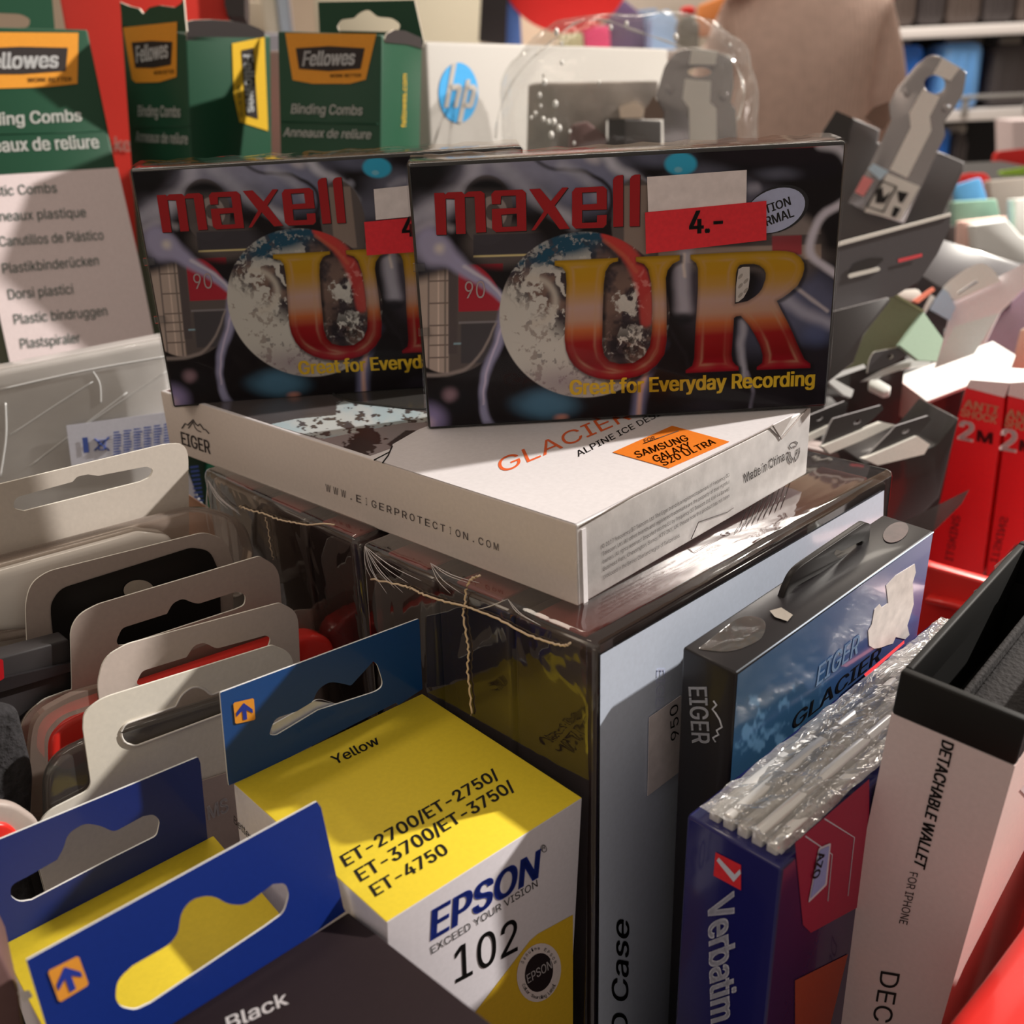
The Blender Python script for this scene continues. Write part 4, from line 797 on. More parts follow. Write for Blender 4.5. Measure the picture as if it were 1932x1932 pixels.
h2 = rnd([(96, 1160, 4), (96, 1136, 20), (115, 1110, 14), (360, 1033, 8), (396, 1038, 16), (414, 1080), (420, 1230), (104, 1236)], 4)
o2_, p2 = tcard('blister_card', 'blister card framing a wide black panel, fourth of the row', .066,
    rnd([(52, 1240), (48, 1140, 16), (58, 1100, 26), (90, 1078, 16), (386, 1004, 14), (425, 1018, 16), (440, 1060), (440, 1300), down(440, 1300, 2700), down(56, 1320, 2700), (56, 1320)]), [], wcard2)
flat('black_panel', o2_, p2, h2, mat('panel_black', (.006, .006, .006), rough=.3), lift=.0003, label='black panel')
flat('round_bump', o2_, p2, ell(262, 1114, 29, 20, 0, 20), card('bump_grey', S(140, 128, 112, .5)), lift=.0006)
h1 = rnd([(25, 950, 8), (31, 938, 8), (137, 909), (146, 899, 4), (166, 895), (186, 898), (199, 895), (277, 880, 4), (290, 886, 6), (284, 900, 6), (265, 909), (46, 964), (27, 960, 5)], 4)
o1_, p1 = tcard('hanging_card', 'large cream hanging card with a wide slot, above a milky blister ridge', .085,
    rnd([(-60, 928), (312, 838, 10), (355, 836, 34), (357, 1010), down(357, 1010, 2600), down(-60, 1300, 2600), (-60, 1300)]), [h1], card('hanging_cream', S(196, 182, 164, .8), rough=.45), .0007)
slab('blister_ridge', o1_, p1.off(.012), rnd([(-60, 1085), (390, 964, 30), (470, 984, 30), (486, 1045, 6), (470, 1130), (-60, 1230)]), clr, .010, bev=.003, seg=3, label='clear blister')
slab('milky_tray', o1_, p1.off(.0135), rnd([(-60, 1096), (268, 1006, 8), (330, 1010, 20), (330, 1120), (48, 1190), (-60, 1200)]), mlk, .008, bev=.002, seg=3, label='milky white tray')
# ---- darker boxes at the left edge, behind and below the cards
dk1 = card('carton_dark', S(30, 26, 26, .6), rough=.4, coat=.2); dk2 = card('carton_charcoal', S(38, 34, 33, .6), rough=.5)
def topbox(name, label, cat, pxs, z, floor, m, mt=None, bev=.0006, group=None, rimmed=None):
    """a box given by the four corners of its top, where they show, at height z"""
    pl = Plane((0, 0, z), (0, 0, 1)); P = pl.hit([p[0] for p in pxs], [p[1] for p in pxs]); c = P.mean(0); o = thing(name, label, cat, (c[0], c[1], floor), None, group)
    n = len(P); Q = P.copy(); Q[:, 2] = floor; V = np.concatenate([P, Q]); F = [tuple(range(n)), tuple(range(2 * n - 1, n - 1, -1))] + [(i, i + n, (i + 1) % n + n, (i + 1) % n) for i in range(n)]
    b = mesh_obj('carton', V, F, [m, mt or m], o, [1, 0] + [0] * n); bm = bmesh.new(); bm.from_mesh(b.data); bmesh.ops.recalc_face_normals(bm, faces=bm.faces); bm.to_mesh(b.data); bm.free(); bevel(b, bev); return o
oD = thing('dark_carton', 'long black carton lying at the left edge below the milky blister', 'box', tabpl(.045).hit(-60, 1300))
slab('carton', oD, tabpl(.052), [(-80, 1262), (130, 1206), (146, 1262), (150, 1420), down(150, 1420, 2700), down(-80, 1480, 2700), (-80, 1480)], dk2, .006, bev=.0006)
slab('lid_edge', oD, tabpl(.0505), [(-80, 1300), (146, 1248), (150, 1262), (-80, 1330)], dk1, .001)
flat('red_mark', oD, tabpl(.0505), rnd([(-10, 1240, 3), (6, 1245, 3), (8, 1280, 3), (-10, 1290, 3)]), red_let, lift=.0004)
oF = thing('cable_pouch', 'dark fuzzy pouch in the gap at the left edge', 'pouch', tabpl(.03).hit(-60, 1500))
slab('pouch', oF, tabpl(.032), rnd([(-90, 1320), (40, 1340, 20), (70, 1460, 20), (60, 1640), down(60, 1640, 2900), down(-90, 1640, 2900), (-90, 1640)]), mat('pouch_fabric', S(22, 20, 20, .3), rough=.95, grain=.5, bscale=500, bump=1), .006, bev=.003, seg=3)
oL = thing('blister_card', 'small rounded pink blister with red inside, low at the left edge', 'package', tabpl(.02).hit(-40, 1600), None, 'hang-tab blister cards')
slab('blister', oL, tabpl(.019), rnd([(-60, 1640), (-60, 1510), (30, 1518, 20), (76, 1550, 16), (80, 1640)]), wcard2, .003, bev=.001); slab('capsule', oL, tabpl(.0175), rnd([(-60, 1640), (-60, 1552), (20, 1556, 14), (42, 1580, 10), (48, 1640)]), red_pl, .002, bev=.0007)
oN = thing('dark_carton', 'small black carton between the blister cards and the disc packs', 'box', tabpl(.05).hit(600, 1300))
slab('carton', oN, Plane(at(560, 1150, .335), NT), [(470, 1080), (618, 1116), (612, 1400), down(612, 1400, 2150), down(470, 1400, 2150), (470, 1400)], dk1, .02, bev=.0005)
slab('carton_top', oN, Plane(at(560, 1100, .335), (0, 0, 1)), [(470, 1100), (532, 1066), (618, 1112), (600, 1130), (505, 1145)], dk1, .0006)
oM = thing('brown_carton', 'dark reddish-brown carton in the bottom left corner', 'box', at(0, 1900, .16))
slab('carton', oM, Plane(at(20, 1850, .17), (.5, -.85, .1)), [(-90, 1800), (-2, 1792), (36, 1872), (52, 2010), down(52, 2010, 3600), down(-90, 2010, 3600), (-90, 2010)], card('carton_maroon', S(66, 46, 42, .35)), .02, bev=.0006)
flat('torn_corner', oM, Plane(at(20, 1850, .17), (.5, -.85, .1)), [(33, 1872), (55, 1868), (62, 1880), (44, 1892)], torn, lift=.0004)

# ================================================================== clear bag with a white label, far left
NB = Plane(at(200, 750, .38), (.26, -.95, .12))
oB = thing('wrapped_package', 'pale package in crinkled clear film with a white blue-printed label, far left', 'package', NB.hit(150, 980))
slab('carton', oB, NB, rnd([(-80, 716), (300, 642, 6), (318, 640), (330, 900), (392, 1000), (340, 1050), down(340, 1050, 2000), down(-80, 1080, 2000), (-80, 1080)]), mat('bag_content', S(186, 178, 168, .5), rough=.35, coat=.4, grain=.12, bscale=60), .03, bev=.002)
slab('shrink_film', oB, NB.off(.003), rnd([(-80, 712), (305, 638, 8), (322, 700), (334, 905), (-80, 1080)]), film('bag_film', gloss=.6, rough=.16, bump=1.0, bscale=38, stretch=(1, .6, 2.2), haze=.25, hazecol=(.8, .78, .75)), .001)
sheen = mat('fold_sheen', S(205, 200, 190, .6), rough=.25, coat=.6)  # pale fold colour carries the film's sheen
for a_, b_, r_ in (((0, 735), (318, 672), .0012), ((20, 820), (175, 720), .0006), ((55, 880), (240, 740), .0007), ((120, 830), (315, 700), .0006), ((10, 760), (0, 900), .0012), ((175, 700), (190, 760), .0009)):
    mid = ((a_[0] + b_[0]) / 2 + 6, (a_[1] + b_[1]) / 2 - 5); tube('sheen_fold', oB, [NB.off(.0032).hit(*q) for q in spline([a_, mid, b_], 6)], r_ * .3, sheen, 5)
lab = slab('label', oB, NB.off(.0046), [(125, 803), (312, 778), (400, 1010), (352, 1030), (325, 868), (135, 880)], card('label_white', S(206, 202, 204, .6)), .0003, label='white label with blue print')
bp = card('print_blue', S(52, 68, 120, .5)); LP = NB.off(.0046)
flat('label_bar', lab, LP, [(155, 826), (165, 825), (168, 853), (158, 855)], bp, lift=.0003)
tube('crossed_bin_mark', lab, [LP.off(.0003).hit(x, y) for x, y in ((178, 828), (206, 850), (192, 838), (206, 825), (178, 850))], .0003, bp, 4)
tube('crossed_bin_mark', lab, [LP.off(.0003).hit(x, y) for x, y in ((184, 832), (199, 830), (197, 848), (187, 849))], .0003, bp, 4, closed=True)
for r_ in range(6):
    for q in range(9):
        x = 214 + r_ * 19; y0 = 815 - r_ * 3 + q * 5.2; flat('label_print', lab, LP, [(x, y0), (x + 11 + (q * 7 + r_ * 5) % 6, y0 - 1.5), (x + 11 + (q * 5 + r_ * 3) % 6, y0 + 1), (x, y0 + 2.6)], bp, lift=.0003)
for q in range(16): flat('label_print', lab, LP, [(358 + q * 1.2, 880 + q * 8), (374 + q * 1.2, 878 + q * 8), (375 + q * 1.2, 882 + q * 8), (359 + q * 1.2, 884 + q * 8)], bp, lift=.0003)
# peach carton corner
oP = thing('peach_carton', 'small peach carton corner showing beside the large hanging card', 'box', at(370, 960, .34))
slab('carton', oP, Plane(at(370, 950, .345), NT), [(340, 935), (358, 934), (420, 975), (420, 1050), (340, 1050)], card('carton_peach', S(188, 142, 112, .5)), .01, bev=.0004)

# ================================================================== three green and white binding-comb boxes
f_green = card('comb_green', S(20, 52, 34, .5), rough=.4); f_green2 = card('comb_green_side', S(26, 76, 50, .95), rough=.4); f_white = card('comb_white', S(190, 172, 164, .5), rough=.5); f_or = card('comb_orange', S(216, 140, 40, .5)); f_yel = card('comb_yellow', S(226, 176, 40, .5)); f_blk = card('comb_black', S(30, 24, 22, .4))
f_txt = card('comb_text', S(190, 184, 172, .42)); f_wt = card('comb_logo_white', S(226, 220, 210, .5)); f_gt = card('comb_text_green', S(60, 86, 76, .45)); f_kraft = card('comb_inside', S(196, 180, 158, .5))
def tilt_logo(o, pl, quad, black, m, bx0, bx1, bh, sub):
    a = flat('badge', o, pl, quad, m, lift=.0003, label='orange brand badge'); flat('badge_core', a, pl, black, f_blk, lift=.0005)
    text(a, pl, 'Fellowes', bx0, bx1, bh, f_wt, .03, lift=.0007); 
    if sub: text(a, pl, 'WORK BETTER', *sub, f_blk, .01, lift=.0006)
bF = Box('fellA', floor=BIN_Z); oFA = bF.thing('binding_comb_box', 'largest green and white binding-comb box at the left, its languages list showing', 'box', 'binding comb boxes')
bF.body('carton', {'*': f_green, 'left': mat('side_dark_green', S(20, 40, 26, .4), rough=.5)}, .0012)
FA = bF.plane('front')
flat('white_panel', oFA, FA, [(-60, 334), (222, 316), (262, 490), (292, 640), (318, 770), (46, 810), (20, 690), (-22, 500)], f_white, lift=.0003, label='white lower panel')
tilt_logo(oFA, FA, [(-90, 60), (148, 62), (146, 158), (90, 164), (0, 167), (-60, 166)], [(-60, 92), (40, 88), (128, 90), (124, 134), (40, 140), (-60, 140)], f_or, (-40, 130), (110, 127), (-38, 100), ((52, 155), (135, 153), (52, 147)))
text(oFA, FA, 'Binding Combs', (-60, 239), (155, 228), (-62, 216), f_txt, .02, lift=.0003); text(oFA, FA, 'Anneaux de reliure', (-70, 289), (188, 279), (-74, 264), f_txt, .02, lift=.0003)
tube('rule', oFA, [FA.off(.0003).hit(-80, 256), FA.off(.0003).hit(195, 247)], .0002, f_green2, 4)
for s_, x0, y0, x1, y1 in (('Plastic Combs', -42, 372, 108, 363), ('Anneaux plastique', -30, 419, 163, 409), ('Canutillos de Plástico', 0, 465, 196, 452), ('Plastikbinderücken', 6, 516, 187, 500), ('Dorsi plastici', 17, 565, 139, 554), ('Plastic bindruggen', 28, 612, 203, 595), ('Plastspiraler', 40, 658, 152, 646)):
    text(oFA, FA, s_, (x0, y0), (x1, y1), (x0 - 3, y0 - 19), f_gt, .002, lift=.0006)
slab('hang_tab', oFA, bF.plane('back').off(-.0) if 0 else Plane(bF.P(0, .9, 1), -bF.R[1]), rnd([(-90, -80), (92, -80), (104, 62), (-90, 66)]), f_green, .0005, [rnd([(-60, 22, 8), (40, 26, 10), (58, 36, 8), (54, 52, 8), (-60, 56, 6)], 3)], f_kraft)
bF2 = Box('fellB', floor=BIN_Z); oFB = bF2.thing('binding_comb_box', 'green binding-comb box turned edge-on with a torn top, middle of three', 'box', 'binding comb boxes')
bF2.body('carton', {'*': f_green, 'right': f_green}, .001, hi=(1, 1, .985))
FB = bF2.plane('front'); FBr = bF2.plane('right')
tilt_logo(oFB, FB, [(232, 52), (334, 41), (333, 145), (300, 155), (256, 156), (249, 150)], [(248, 80), (286, 77), (325, 79), (322, 122), (290, 128), (255, 128)], f_or, (257, 118), (317, 108), (256, 88), ((290, 141), (328, 138), (290, 134)))
text(oFB, FB, 'Binding Combs', (260, 219), (340, 221), (260, 199), f_txt, .015, lift=.0005); text(oFB, FB, 'Anneaux de reliure', (256, 267), (354, 272), (256, 248), f_txt, .015, lift=.0005)
tube('rule', oFB, [FB.off(.0003).hit(250, 240), FB.off(.0003).hit(358, 238)], .0002, f_green2, 4)
ab = flat('badge', oFB, FBr, [(438, 82), (499, 70), (506, 247), (452, 230), (441, 180)], f_yel, lift=.0004, label='yellow sideways badge'); flat('badge_core', ab, FBr, [(455, 95), (478, 90), (487, 225), (464, 218)], f_blk, lift=.0006)
text(ab, FBr, 'Fellowes', (459, 103), (466, 212), (477, 103), f_wt, .03, lift=.0008); text(ab, FBr, 'WORK BETTER', (447, 162), (452, 222), (454, 160), f_blk, .0, lift=.0008)
slab('torn_flap', oFB, Plane(bF2.P(1, 0, 1), bF2.R[0]), [(352, 60), (350, 42), (365, 38), (400, 37), (440, 40), (470, 46), (490, 54), (499, 60), (500, 80), (352, 76)], f_blk, .0008, edge=f_kraft)
slab('torn_flap', oFB, Plane(bF2.P(0, 0, 1), -bF2.R[1]), [(228, 20), (226, 4), (245, 12), (262, 16), (270, 26), (282, 14), (300, 10), (330, 14), (342, 6), (346, -4), (350, 40), (352, 60), (230, 60)], f_green, .0008, edge=f_kraft)
bF3 = Box('fellC', floor=BIN_Z); oFC = bF3.thing('binding_comb_box', 'green binding-comb box beside the white printer carton, with an open hanging flap', 'box', 'binding comb boxes')
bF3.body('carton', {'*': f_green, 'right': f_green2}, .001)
FC = bF3.plane('front'); FCr = bF3.plane('right')
tilt_logo(oFC, FC, [(538, 62), (710, 64), (690, 150), (660, 158), (590, 158), (552, 151)], [(558, 91), (620, 87), (688, 91), (680, 130), (620, 134), (564, 130)], f_or, (570, 124), (668, 122), (574, 97), ((622, 146), (681, 145), (622, 140)))
text(oFC, FC, 'Binding Combs', (549, 214), (683, 217), (551, 196), f_txt, .015, lift=.0005); text(oFC, FC, 'Anneaux de reliure', (534, 257), (699, 262), (537, 241), f_txt, .015, lift=.0005)
tube('rule', oFC, [FC.off(.0003).hit(530, 229), FC.off(.0003).hit(714, 234)], .0003, f_green2, 4)
text(oFC, FCr, 'fellowes.com', (766, 240), (768, 140), (757, 240), f_yel, 0, lift=.0005)
slab('hang_tab', oFC, Plane(bF3.P(0, 1, 1), -bF3.R[1]), rnd([(600, 4), (782, 0), (800, 80), (796, 92), (722, 90), (604, 84)]), f_green, .0006, [rnd([(636, 50, 4), (644, 37, 4), (668, 34), (680, 22, 8), (696, 18, 6), (712, 32, 6), (740, 34, 8), (756, 46, 6), (752, 58, 6), (730, 60), (640, 58)], 3)], f_kraft, label='green hanging tab')
slab('torn_flap', oFC, Plane(bF3.P(1, 1, 1) + bF3.R[0] * .0006, bF3.R[0]), [(726, 74), (730, 64), (745, 56), (765, 58), (796, 72), (798, 92), (770, 84), (728, 80)], f_blk, .0006, edge=f_kraft)
# red upright carton behind the comb boxes
RP = facing(200, 300, .62, 8, 10)
oR = thing('red_carton', 'tall red carton rising behind the green comb boxes', 'box', RP.hit(240, 700))
slab('carton', oR, RP, [(96, -90), (430, -90), (430, 40), (330, 120), (300, 650), (292, 700), down(292, 700, 1320), down(240, 700, 1320), (240, 700), (170, 320)], card('carton_red', S(212, 52, 40, .5)), .05, bev=.001)
text(oR, RP.off(.0005), 'ke', (216, 284), (247, 286), (216, 258), card('text_red_box', S(240, 190, 170, .6)), .02, label='white letters')
slab('dark_side', oR, RP.off(.003), [(418, -90), (460, -90), (462, 32), (430, 30), (424, 10)], f_blk, .03)

# ================================================================== red tray, table, right-hand goods
zr = lambda L: [(1480 + p[0] / 4.274, 380 + p[1] / 4.274, *([p[2] / 4.274] if len(p) > 2 else [])) for p in L]
zc = lambda L: [(1400 + p[0] / 2.415, 350 + p[1] / 2.415, *([p[2] / 2.415] if len(p) > 2 else [])) for p in L]
z5 = lambda L: [(1000 + p[0] / 3.864, p[1] / 3.864, *([p[2] / 3.864] if len(p) > 2 else [])) for p in L]
z6 = lambda L: [(1532 + p[0] / 4.83, p[1] / 4.83, *([p[2] / 4.83] if len(p) > 2 else [])) for p in L]
def one(name, label, cat, pl, outline, m, thick, group=None, holes=(), bev=.0006, edge=None):
    return tag(slab(name, None, pl, rnd(outline), m, thick, holes, edge, bev=bev), label, cat, group)
tray_red = mat('tray_red', S(222, 42, 34, .5), rough=.32, coat=.25)
oT = thing('red_tray', 'bright red plastic tray round the upright goods at the right', 'tray', (.2, .3, BIN_Z))
slab('rim', oT, Plane((0, 0, 1.135), (0, 0, 1)), rnd([(1975, 1660), (1932, 1728), (1862, 1822), (1790, 1912, 20), (1760, 1990), (2050, 1990), (2050, 1600)]), tray_red, .18, bev=.005, label='rounded near rim')
FWp = facing(1800, 1090, .40, -40); slab('far_wall', oT, FWp, rnd([(1720, 1058), (1756, 1070), (1866, 1101), (2010, 1140), (2010, 1300), down(2010, 1300, 1980), down(1700, 1300, 1980), (1700, 1300)]), tray_red, .006, bev=.001)
_a = FWp.hit(2010, 1140); _b = Plane((0, 0, 1.135), (0, 0, 1)).hit(2050, 1600); _n = np.cross(np.array([0, 0, 1.]), _b - _a); _n[2] = 0; _n = _n / np.linalg.norm(_n) * .006
mesh_obj('side_wall', [np.array([p[0], p[1], z]) + o_ for z in (BIN_Z, 1.135) for p, o_ in ((_a, _n * 0), (_b, _n * 0), (_b, _n), (_a, _n))], [(0, 1, 2, 3), (4, 7, 6, 5), (0, 4, 5, 1), (1, 5, 6, 2), (2, 6, 7, 3), (3, 7, 4, 0)], tray_red, oT)
slab('rim_lip', oT, FWp.off(.006), [(1744, 1128), (1800, 1140), (1860, 1158), (1860, 1166), (1744, 1138)], tray_red, .006, bev=.001)
wood = mat('table_grey', S(60, 56, 54, .3), rough=.6)
def boxw(name, parent, x0, x1, y0, y1, z0, z1, m, bev=.002):
    V = [(x, y, z) for z in (z0, z1) for x, y in ((x0, y0), (x1, y0), (x1, y1), (x0, y1))]
    o = mesh_obj(name, V, [(0, 3, 2, 1), (4, 5, 6, 7), (0, 1, 5, 4), (1, 2, 6, 5), (2, 3, 7, 6), (3, 0, 4, 7)], m, parent); 
    return bevel(o, bev) if bev else o
oTb = thing('display_table', 'dark display table that the bins and goods stand on', 'table', (.2, .5, 0))
boxw('table_top', oTb, -.75, .95, -.02, 1.78, BIN_Z - .03, BIN_Z, wood)
for x in (-.7, .86):
    for y in (.02, 1.70): boxw('leg', oTb, x, x + .05, y, y + .05, 0, BIN_Z - .03, wood)
plb = mat('plinth_black', S(40, 36, 34, .6), rough=.7)
oPl = thing('display_plinth', 'low dark plinth under the goods at the right', 'stand', (.35, 1.1, BIN_Z)); boxw('body', oPl, .09, .80, .57, 1.75, BIN_Z, 1.12, plb, .002); boxw('step', oPl, .085, .166, .425, .52, BIN_Z, 1.135, plb, .002)
# two red cable boxes
itr = card('cable_box_red', S(176, 26, 30, .42), rough=.4); itw = card('cable_box_white', S(250, 240, 228, 1.0))
itd = card('cable_box_dark', S(66, 20, 22, .4)); itx = card('cable_box_text', S(206, 170, 130, .5))
IP = facing(1840, 900, .50, -38, -4); 
for nm, lb, out, topq, tx, t2, tv in (('cable_box', 'red two-metre cable box, left of the two at the right edge', [(1822, 731), (1895, 750), (1890, 800), (1851, 1095), (1748, 1062), (1775, 938), (1806, 789)], [(1830, 716), (1906, 722), (1895, 750), (1822, 731)], (((1818, 768), (1882, 783), (1820, 753)), ((1812, 784), (1880, 800), (1814, 770))), (((1806, 828), (1836, 834), (1810, 793)), ((1842, 832), (1872, 838), (1844, 812))), ((1797, 1060), (1812, 975), (1783, 1056))),
                                     ('cable_box', 'red two-metre cable box cut by the right edge of the picture', [(1901, 746), (1990, 768), (1990, 1000), (1915, 1030), (1858, 1096), (1890, 860)], [(1906, 722), (1990, 716), (1990, 768), (1901, 746)], (((1898, 787), (1962, 802), (1900, 771)), ((1895, 804), (1960, 820), (1897, 788))), (((1885, 848), (1918, 854), (1888, 808)), ((1922, 850), (1950, 856), (1924, 830))), ((1868, 1060), (1888, 975), (1882, 1062)))):
    o = thing(nm, lb, 'box', IP.hit(out[0][0], 1090), None, 'red cable boxes'); slab('carton', o, IP, rnd(out), itr, .022, bev=.0006)
    slab('lid', o, IP.off(.0002), topq, itw, .02)
    text(o, IP, 'ANTI', *tx[0], itx, .02, lift=.0006); text(o, IP, 'SHOCK', *tx[1], itx, .02, lift=.0006); text(o, IP, '2', *t2[0], itw, .03, lift=.0006); text(o, IP, 'M', *t2[1], itd, .03, lift=.0006)
    text(o, IP, 'ITSKINS', *tv, itd, .0, lift=.0006)
# translucent grey card and silver lid by the wallet box
one('clear_card', 'smoky see-through card leaning in front of the red cable boxes', 'card', facing(1760, 970, .40, -30, 20), zc([(740, 1530), (1035, 1385), (1000, 1450), (860, 1590), (800, 1700)]), film('smoky', tint=(.55, .5, .5), gloss=.6, rough=.15, bump=0, haze=.25, hazecol=(.3, .25, .25)), .0008, bev=0)
oSv = thing('silver_pack', 'crumpled silver-grey packet behind the open wallet box', 'package', at(1900, 1120, .30))
SP = Plane(at(1900, 1120, .30), (-.2, -.5, .85)); slab('packet', oSv, SP, rnd([(1836, 1112), (1874, 1100), (1932, 1040), (1990, 1010), (1990, 1190), (1932, 1160), (1880, 1130)]), mat('silver_foil', S(160, 158, 150, .55), rough=.4, metal=.6, grain=.2, bscale=300, bump=.6), .004, bev=.0008)
slab('clear_flap', oSv, SP.off(.004), [(1876, 1068), (1932, 1020), (1990, 990), (1990, 1040), (1932, 1062), (1880, 1100)], clr2, .0005)
# dark hang-tab cards in the middle right
gdk = card('card_charcoal', S(84, 78, 76, .85), rough=.35, coat=.3); gdk2 = card('card_black', S(34, 30, 28, .4), rough=.35, coat=.3); wh_e = card('edge_white', S(238, 228, 208, .8)); whb = card('carton_bright', S(255, 248, 232, .95))
oC = thing('hanging_carton', 'charcoal hanging card with a white edge and small red print, right of the front cassette', 'package', at(1640, 560, .45))
CPn = facing(1640, 520, .45, 14, 8)
slab('card', oC, CPn, rnd(zr([(380, 370), (1340, 105, 10), (1330, 220), (1235, 420), (1090, 640), (880, 770), (340, 890)])), gdk, .001, edge=wh_e, bev=0)
slab('white_edge', oC, CPn.off(.0006), zr([(380, 352), (480, 318), (1345, 92), (1345, 118), (480, 350), (380, 378)]), wh_e, .001)
slab('slot_edge', oC, CPn.off(.0006), rnd(zr([(512, 600, 12), (530, 582, 12), (760, 528, 10), (776, 545, 12), (760, 562, 10), (525, 620, 10)])), wh_e, .0006)
slab('rear_carton', oC, CPn.off(-.003), [(1470, 560), (1560, 585), (1556, 760), down(1556, 760, 885), down(1480, 760, 885)], gdk2, .02)
flat('slot', oC, CPn, rnd(zr([(535, 540), (560, 500, 20), (640, 470, 20), (690, 455), (800, 455, 12), (790, 480), (740, 525), (535, 575)])), gdk2, lift=.0006)
flat('red_print', oC, CPn, rnd(zr([(915, 465), (1110, 418), (1112, 445), (920, 495)])), card('print_red', S(190, 64, 66, .45)), lift=.0006)
one('black_carton', 'glossy black carton lying under the charcoal hanging card', 'box', facing(1600, 610, .44, 14, 20), zr([(330, 900), (840, 770), (860, 800), (640, 1080), (560, 1300), (300, 1500)]), gdk2, .03, 'dark cartons at the right', edge=card('edge_grey', S(150, 142, 134, .6)))
one('black_carton', 'dark grey carton lying flat behind the white arched handle', 'box', Plane(at(1820, 500, .60), (-.1, -.55, .83)), zr([(1260, 300), (1900, 500), (1932, 560), (1500, 760), (1250, 690), (1090, 590)]), gdk, .03, 'dark cartons at the right')
oG_ = thing('green_carton', 'olive green carton leaning among the goods right of the cassettes', 'box', at(1660, 640, .48))
GP = facing(1660, 620, .48, -18, 15); slab('front_panel', oG_, GP, zr([(870, 752), (1122, 890), (930, 1160), (640, 1330), (400, 1400)]), card('olive', S(102, 102, 76, .42)), .002, edge=card('olive_edge', S(150, 150, 110, .6)))
slab('side_panel', oG_, Plane(GP.hit(1745, 590), (.5, -.8, .3)), zr([(1122, 892), (1282, 1112), (1230, 1290), (1080, 1280), (930, 1160)]), card('sage', S(160, 180, 150, .95)), .002)
slab('rear_carton', oG_, facing(1660, 640, .50, -18), [(1610, 640), (1712, 640), down(1712, 640, 830), down(1610, 640, 830)], gdk2, .02)
slab('top_edge', oG_, GP.off(.0006), zr([(868, 748), (900, 745), (1130, 880), (1118, 896)]), card('olive_edge', (.3, .3, .2)), .002)
oH = thing('handle_carton', 'pale carton with a rounded white carrying handle', 'box', at(1850, 560, .55))
HPn = facing(1840, 560, .55, -28, 25)
hb = rnd(zr([(1500, 690, 20), (1570, 650, 20), (1548, 628, 16), (1500, 660, 20), (1392, 735, 10), (1398, 752, 8)]), 4)
slab('handle', oH, HPn.off(.003), rnd(zr([(1270, 700, 20), (1330, 640), (1460, 545, 40), (1590, 488, 60), (1690, 550, 50), (1740, 640), (1560, 720), (1380, 800), (1290, 740, 20)])), whb, .002, [hb])
slab('panel', oH, HPn, zr([(1360, 800), (1932, 500), (2100, 420), (2100, 620), (1932, 690), (1740, 890), (1600, 1180), (1170, 1350), (1280, 1110)]), card('panel_pale', S(226, 214, 206, .85)), .003)
slab('blue_tag', oH, HPn.off(.005), rnd(zr([(1275, 705, 10), (1320, 730), (1380, 850, 10), (1330, 960), (1170, 870, 10), (1215, 790)])), card('tag_blue', S(150, 164, 174, .6)), .001)
slab('stripe', oH, HPn.off(.004), zr([(1110, 880), (1180, 750), (1215, 770), (1130, 900)]), whb, .002)
one('small_white_card', 'small white card with a dark smudge standing before the pale carton', 'card', facing(1830, 640, .50, -20, 20), zr([(1370, 1010), (1725, 900), (1715, 930), (1530, 1230), (1200, 1350)]), card('card_pale', S(222, 218, 206, .8)), .001, bev=0)
one('mauve_pouch', 'soft mauve translucent pouch at the right edge', 'pouch', facing(1900, 600, .62, -20, 20), zr([(1740, 880, 40), (1932, 690), (2100, 640), (2100, 1500), (1700, 1500), (1610, 1120, 30)]), mat('mauve_film', S(150, 126, 136, .5), rough=.3, grain=.25, bscale=30), .01, bev=.002)
one('brown_carton', 'brown cardboard carton above the red cable boxes', 'box', facing(1925, 680, .55, -30, 10), zr([(1900, 1040), (2060, 980), (2060, 1460), (1830, 1420), (1850, 1250)]), card('cardboard', S(178, 150, 126, .6)), .01)
oWb = thing('white_carton', 'brilliant white flat carton pointing to the right, lit strongly', 'box', at(1780, 700, .52))
WT = Plane(at(1780, 700, .52), (-.12, -.42, .9)); slab('rear_carton', oWb, facing(1760, 760, .535, -20), [(1700, 735), (1815, 735), down(1815, 735, 850), down(1700, 735, 850)], MATS['card_black'], .02); wtop = zr([(900, 1420), (1680, 1128), (1862, 1240), (1820, 1350), (1150, 1610)])
slab('lid', oWb, WT, wtop, whb, .002, edge=whb); slab('end_panel', oWb, Plane(WT.hit(1715, 735), (-.75, -.65, .1)), zr([(898, 1422), (1152, 1610), (1030, 1800), (790, 1640)]), card('end_mauve', S(146, 122, 112, .45)), .002)
one('small_white_card', 'short bright white card end beside the brilliant white carton', 'card', Plane(at(1660, 715, .50), (-.12, -.42, .9)), zr([(680, 1440), (760, 1430), (860, 1490), (850, 1530), (800, 1540), (680, 1480)]), whb, .004)
